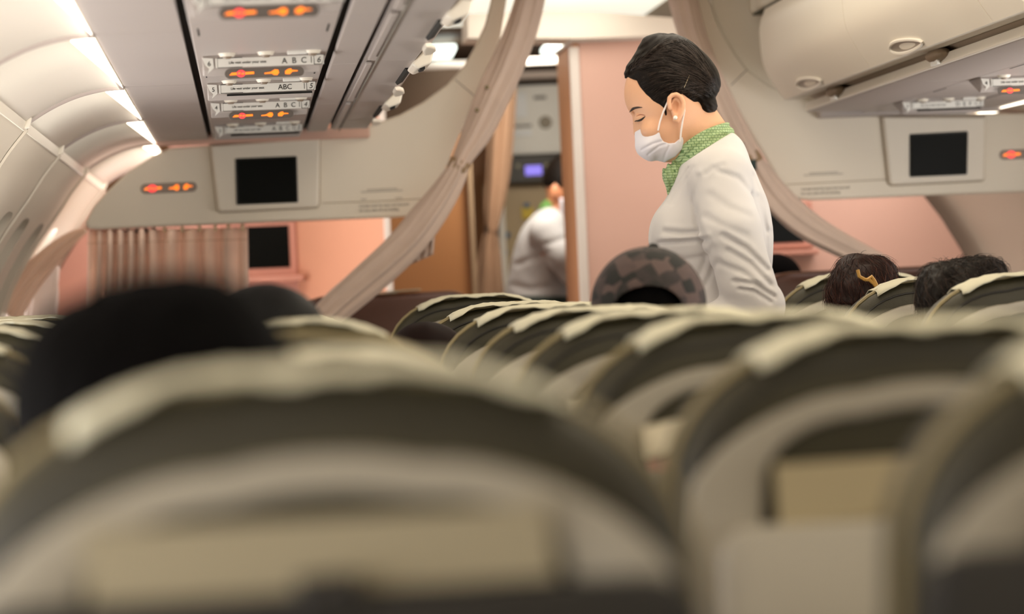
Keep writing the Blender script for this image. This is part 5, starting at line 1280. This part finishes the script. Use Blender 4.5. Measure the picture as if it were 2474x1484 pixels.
# ---- seated passengers: one body mesh each, heads turned away from us
def seated_body(cx, y, zh, skin_mat, cloth_mat, root, bx=None):
    """zh = height of the head's centre; the person sits on a cushion at 0.48 m"""
    fz_ = floor_z(y)
    hipz = fz_+0.575
    sh = zh-0.235
    hx = cx; cx = cx if bx is None else bx
    def body(Xg, Yg, Zg):
        d = ellip(Xg, Yg, Zg, (hx, y, zh-0.025), (0.066, 0.080, 0.092))
        d = smin(d, cone(Xg, Yg, Zg, (hx, y-0.005, zh-0.08), (cx, y-0.015, sh), 0.05, 0.055), 0.02)
        for s_ in (-1, 1): d = smin(d, ellip(Xg, Yg, Zg, (hx+s_*0.067, y, zh-0.035), (0.010, 0.018, 0.028)), 0.004)
        d = smin(d, ellip(Xg, Yg, Zg, (hx, y+0.084, zh-0.045), (0.013, 0.016, 0.022)), 0.01)
        d = smin(d, cone(Xg, Yg, Zg, (cx, y, sh-0.08), (cx, y+0.055, hipz+0.05), 0.095, 0.105), 0.03)
        for s_ in (-1, 1):
            a = (cx+s_*0.14, y, sh-0.03); e = (cx+s_*0.165, y+0.06, hipz+0.10); w = (cx+s_*0.10, y+0.25, hipz+0.07)
            d = smin(d, cone(Xg, Yg, Zg, (cx, y, sh-0.02), a, 0.07, 0.055), 0.03); d = smin(d, cone(Xg, Yg, Zg, a, e, 0.052, 0.042), 0.01); d = smin(d, cone(Xg, Yg, Zg, e, w, 0.04, 0.028), 0.01)
            d = smin(d, cone(Xg, Yg, Zg, w, (w[0]-s_*0.02, w[1]+0.06, w[2]-0.01), 0.028, 0.024), 0.01)
            for o_ in (-0.024, -0.008, 0.008, 0.024):
                d = smin(d, cone(Xg, Yg, Zg, (w[0]-s_*0.02+o_, w[1]+0.07, w[2]-0.01), (w[0]-s_*0.025+o_, w[1]+0.125-abs(o_)*0.6, w[2]-0.035), 0.010, 0.008), 0.004)
            d = smin(d, cone(Xg, Yg, Zg, (w[0]-s_*0.03, w[1]+0.03, w[2]), (w[0]-s_*0.065, w[1]+0.075, w[2]-0.01), 0.011, 0.009), 0.006)
            h = (cx+s_*0.085, y+0.05, hipz); k = (cx+s_*0.10, y+0.34, hipz+0.01); f_ = (cx+s_*0.10, y+0.31, fz_+0.08)
            d = smin(d, cone(Xg, Yg, Zg, h, k, 0.085, 0.06), 0.02); d = smin(d, cone(Xg, Yg, Zg, k, f_, 0.055, 0.038), 0.02); d = smin(d, cone(Xg, Yg, Zg, f_, (f_[0], f_[1]+0.13, fz_+0.04), 0.04, 0.03), 0.02)
        return d
    p, f = sdf_mesh(body, (min(cx, hx)-0.26, y-0.16, fz_-0.01), (max(cx, hx)+0.26, y+0.55, zh+0.13), 0.0125)
    o = mobj('body', p, f, skin_mat, root, recalc=False, sharp=0)
    def shirt(Xg, Yg, Zg):
        d = cone(Xg, Yg, Zg, (cx, y, sh-0.08), (cx, y+0.055, hipz+0.05), 0.104, 0.112)
        for s_ in (-1, 1):
            a = (cx+s_*0.14, y, sh-0.03); e = (cx+s_*0.165, y+0.06, hipz+0.10); w = (cx+s_*0.10, y+0.25, hipz+0.07)
            d = smin(d, cone(Xg, Yg, Zg, (cx, y, sh-0.02), a, 0.078, 0.064), 0.03); d = smin(d, cone(Xg, Yg, Zg, a, e, 0.062, 0.052), 0.01); d = smin(d, cone(Xg, Yg, Zg, e, w, 0.05, 0.038), 0.01)
        return d
    p, f = sdf_mesh(shirt, (min(cx, hx)-0.26, y-0.16, hipz-0.1), (max(cx, hx)+0.26, y+0.32, sh+0.10), 0.0125)
    mobj('shirt', p, f, cloth_mat, root, recalc=False, sharp=0)
def hair_cap(root, c, rad_, mat, name='hair', seed=0, rough=0.004, scale=120, extra=(), h=0.004, cut=-0.06):
    c = Vector(c)
    def fn(Xg, Yg, Zg):
        d = ellip(Xg, Yg, Zg, c, rad_)
        for e, r in extra: d = smin(d, ellip(Xg, Yg, Zg, e, r), 0.02)
        d = d+rough*noise3(Xg, Yg, Zg*0.5, scale, seed)
        return np.maximum(d, c.z+cut-Zg)
    m = max(rad_)+0.07
    p, f = sdf_mesh(fn, (c.x-m, c.y-m, c.z+cut-0.02), (c.x+m, c.y+m, c.z+m), h)
    return mobj(name, p, f, mat, root, recalc=False, sharp=0)
def strands(root, c, rad_, n, seed, length, mat, zmin=-0.5, out=0.10, curl=0.6, thick=0.0006, down=0.8, on=None):
    """soft curved locks lying close to the head, a few standing off it"""
    r = random.Random(seed); mb = MB(); c = Vector(c); og_ = org(root)
    bvh = BVHTree.FromPolygons([v.co for v in on.data.vertices], [tuple(p.vertices) for p in on.data.polygons])
    for k in range(n):
        th = r.uniform(0, 2*math.pi); ph = math.asin(r.uniform(zmin, 1))
        n_ = Vector((math.cos(ph)*math.cos(th), math.cos(ph)*math.sin(th), math.sin(ph)))
        t = Vector((r.uniform(-0.4, 0.4), -0.3+r.uniform(-0.4, 0.4), -down+r.uniform(-0.4, 0.4))); t = (t-n_*t.dot(n_)).normalized(); b = n_.cross(t)
        L = length*r.uniform(0.5, 1.2); o_ = out*r.uniform(0.0, 1.0)**3*3; ph0 = r.uniform(0, 6.28); cu = curl*r.uniform(0.2, 1)
        pts = []
        for i in range(7):
            q = i/6; d_ = (n_+t*(L*q/max(rad_))+b*(cu*0.16*math.sin(q*3.6+ph0))).normalized()
            hit, hn, _, _ = bvh.ray_cast(c-og_+d_*0.25, -d_)
            if hit is None: continue
            pts.append(hit+og_+d_*(0.0004+0.05*o_*q*(1.2-q*0.5)))
        if len(pts) < 7: continue
        mb.tube(pts, thick, 4, [thick*(1-0.8*(i/6)**2) for i in range(7)])
    return tag(mb.build('loose_strands', mat, root, sharp=0), kind='stuff')
HBLK = M('hair_black', '#030202', 0.8, 0.4, 40, 0.6, 200, spec=0.05)
HRED = M('hair_auburn', '#140805', 0.5, 0.5, 30.0, 0.4, 60, second='#2c130b', spec=0.2)
HRED2 = M('hair_auburn_light', '#4a2314', 0.45, 0.3, 30.0, spec=0.3)
HBRN = M('hair_dark_brown', '#0a0705', 0.5, 0.5, 30.0, 0.4, 60, second='#1c130d', spec=0.2)
HBRN2 = M('hair_brown_light', '#38261a', 0.45, 0.3, 30.0, spec=0.3)
TEE  = M('dark_shirt', '#2b2a30', 0.85, 0.1, 30)
TEE2 = M('grey_shirt', '#5d5a55', 0.85, 0.1, 30)
def passenger(label, px_, py_, d, skin=SKIN2, cloth=TEE, zoff=0.0, bx=None):
    c = at(px_, py_, d)
    root = thing('person', (c.x, d, floor_z(d)), label, 'person')
    seated_body(c.x, d, c.z+zoff, skin, cloth, root, bx)
    return root, c
# nearest passenger, a blurred dark head over the front seat
r1, c1 = passenger('seated person with black hair, blurred, in the nearest row at lower left', 385, 1020, 2.02, bx=0.01)
hair_cap(r1, c1, (0.097, 0.094, 0.096), HBLK, seed=1, rough=0.003, extra=(((at(500, 830, 2.02)), (0.042, 0.05, 0.038)), ((at(250, 900, 2.02)), (0.05, 0.05, 0.04))), cut=-0.075)
# head in the fourth row of the middle column
r2, c2 = passenger('seated person with smooth black hair beside the tied left curtain', 640, 832, 4.22, cloth=TEE2)
hair_cap(r2, c2, (0.088, 0.090, 0.083), M('hair_black_smooth', '#080706', 0.6, 0.3, 30, spec=0.15), seed=2, rough=0.0008, cut=-0.08)
# small reddish head between the seats
r4, c4 = passenger('small person with dark reddish hair low between the left seats', 1030, 866, 5.74, bx=0.47)
hair_cap(r4, c4, (0.078, 0.085, 0.068), M('hair_maroon', '#160805', 0.7, 0.3, 30, spec=0.1), seed=4, rough=0.001, cut=-0.05)
# woman with clipped auburn hair right of the aisle
r5, c5 = passenger('seated person with messy auburn hair held by a tan claw clip', 2088, 712, 6.47)
hc5 = hair_cap(r5, c5, (0.074, 0.088, 0.080), HRED, seed=5, rough=0.004, scale=160, extra=(((at(2060, 650, 6.47)), (0.032, 0.04, 0.030)), ((at(2128, 655, 6.47)), (0.030, 0.04, 0.030)), ((at(2040, 720, 6.44)), (0.035, 0.045, 0.055))), cut=-0.11, h=0.0035)
for mt_, n_s, sd in ((HRED, 700, 5), (HRED2, 380, 15)): strands(r5, c5, (0.077, 0.091, 0.084), n_s, sd, 0.10, mt_, out=0.12, curl=0.5, thick=0.0004, on=hc5)
CLIPM = M('clip_tan', '#b58a45', 0.35)
cp = MB()
for pts in ([(2072, 652), (2076, 668), (2090, 676)], [(2096, 676), (2106, 668), (2112, 678), (2118, 690)], [(2100, 676), (2110, 684), (2116, 692)], [(2090, 676), (2100, 676)]):
    cp.tube([at(x, y, 6.372) for x, y in pts], 0.004, 6)
cp.build('claw_clip', CLIPM, r5)
# man with dark tousled hair
r6, c6 = passenger('seated person with tousled dark brown hair at right edge seats', 2325, 728, 5.72, cloth=TEE2)
hc6 = hair_cap(r6, c6, (0.083, 0.092, 0.079), HBRN, seed=6, rough=0.004, scale=170, extra=(((at(2265, 690, 5.70)), (0.034, 0.05, 0.040)), ((at(2380, 660, 5.72)), (0.042, 0.05, 0.030)), ((at(2256, 735, 5.68)), (0.026, 0.05, 0.05))), cut=-0.10, h=0.0035)
for mt_, n_s, sd in ((HBRN, 900, 6), (HBRN2, 420, 16)): strands(r6, c6, (0.087, 0.096, 0.083), n_s, sd, 0.06, mt_, out=0.12, curl=0.7, down=0.5, thick=0.0004, on=hc6)
# far head beyond the divider
r7, c7 = passenger('distant dark head behind the standing attendant, in the forward cabin', 1876, 682, 9.04, bx=1.70)
hair_cap(r7, c7, (0.078, 0.088, 0.085), HBLK, seed=7, rough=0.001, cut=-0.07)
# passenger in a patterned cap
r3, c3 = passenger('seated person in patterned brown baseball cap in front of the attendant', 1567, 738, 4.96)
def cap_material():
    m = bpy.data.materials.new('patterned_cap'); m.use_nodes = True; nt = m.node_tree; b = nt.nodes['Principled BSDF']
    tc = nt.nodes.new('ShaderNodeTexCoord'); mp = nt.nodes.new('ShaderNodeMapping'); mp.inputs['Scale'].default_value = (1, 1, 1.1); mp.inputs['Rotation'].default_value = (0.2, 0.5, 0.3)
    nt.links.new(tc.outputs['Object'], mp.inputs[0])
    v = nt.nodes.new('ShaderNodeTexVoronoi'); v.distance = 'CHEBYCHEV'; v.inputs['Scale'].default_value = 40; v.inputs['Randomness'].default_value = 0.45
    n = nt.nodes.new('ShaderNodeTexNoise'); n.inputs['Scale'].default_value = 55
    nt.links.new(mp.outputs[0], v.inputs['Vector']); nt.links.new(mp.outputs[0], n.inputs['Vector'])
    sp_ = nt.nodes.new('ShaderNodeSeparateColor'); nt.links.new(v.outputs['Color'], sp_.inputs[0])
    cr_ = nt.nodes.new('ShaderNodeValToRGB'); e = cr_.color_ramp.elements
    e[0].position = 0.30; e[0].color = lin('#161511'); e[1].position = 0.85; e[1].color = lin('#4f3f3b')
    x = cr_.color_ramp.elements.new(0.48); x.color = lin('#312827')
    ad = nt.nodes.new('ShaderNodeMath'); ad.operation = 'MULTIPLY_ADD'; ad.inputs[1].default_value = 0.35
    sb = nt.nodes.new('ShaderNodeMath'); sb.operation = 'SUBTRACT'; sb.inputs[1].default_value = 0.15
    nt.links.new(n.outputs[0], ad.inputs[0]); nt.links.new(sp_.outputs[0], ad.inputs[2]); nt.links.new(ad.outputs[0], sb.inputs[0])
    nt.links.new(sb.outputs[0], cr_.inputs[0]); nt.links.new(cr_.outputs[0], b.inputs['Base Color']); b.inputs['Roughness'].default_value = 0.85
    return m
CAPM = cap_material()
hair_cap(r3, c3-Vector((0, 0, 0.004)), (0.083, 0.090, 0.084), HBLK, seed=3, rough=0.0015, cut=-0.10)
def cap_fn(Xg, Yg, Zg):
    d = np.abs(ellip(Xg, Yg, Zg, c3, (0.091, 0.100, 0.093)))-0.0022
    # arched opening at the back
    op = np.sqrt(((Xg-c3.x+0.012)/0.054)**2+((Zg-(c3.z-0.006))/0.037)**2)-1
    back = np.maximum(op*0.04, Yg-c3.y)
    d = np.maximum(d, -back)
    return np.maximum(d, c3.z-0.022-Zg)
p, f = sdf_mesh(cap_fn, (c3.x-0.11, c3.y-0.12, c3.z-0.04), (c3.x+0.11, c3.y+0.12, c3.z+0.11), 0.0026)
cap = mobj('baseball_cap', p, f, CAPM, r3, recalc=False, sharp=0)
MB().ell(c3+Vector((0.012, 0, 0.094)), (0.009, 0.009, 0.006), 12, 8).build('cap_button', CAPM, cap)
sr = []
for k in range(15):
    t = -1+2*k/14; x = 0.066*t; y = -0.100*math.sqrt(1-(x/0.092)**2)
    sr.append([c3+Vector((x, y-0.003, -0.006)), c3+Vector((x, y-0.004, -0.022)), c3+Vector((x, y+0.001, -0.022)), c3+Vector((x, y+0.001, -0.006))])
MB().loft(sr).build('back_strap', CAPM, cap, sharp=40)
br_ = []
for k in range(13):
    t = math.pi*(0.18+0.64*k/12); e = Vector((math.cos(t), math.sin(t), 0))
    br_.append([c3+Vector((0.088*e.x, 0.097*e.y, -0.014)), c3+Vector((0.088*e.x, 0.097*e.y, -0.020)), c3+Vector((0.092*e.x, 0.097*e.y+0.070*e.y**2, -0.030)), c3+Vector((0.092*e.x, 0.097*e.y+0.070*e.y**2, -0.026))])
MB().loft(br_).build('cap_brim', CAPM, cap, sharp=40)
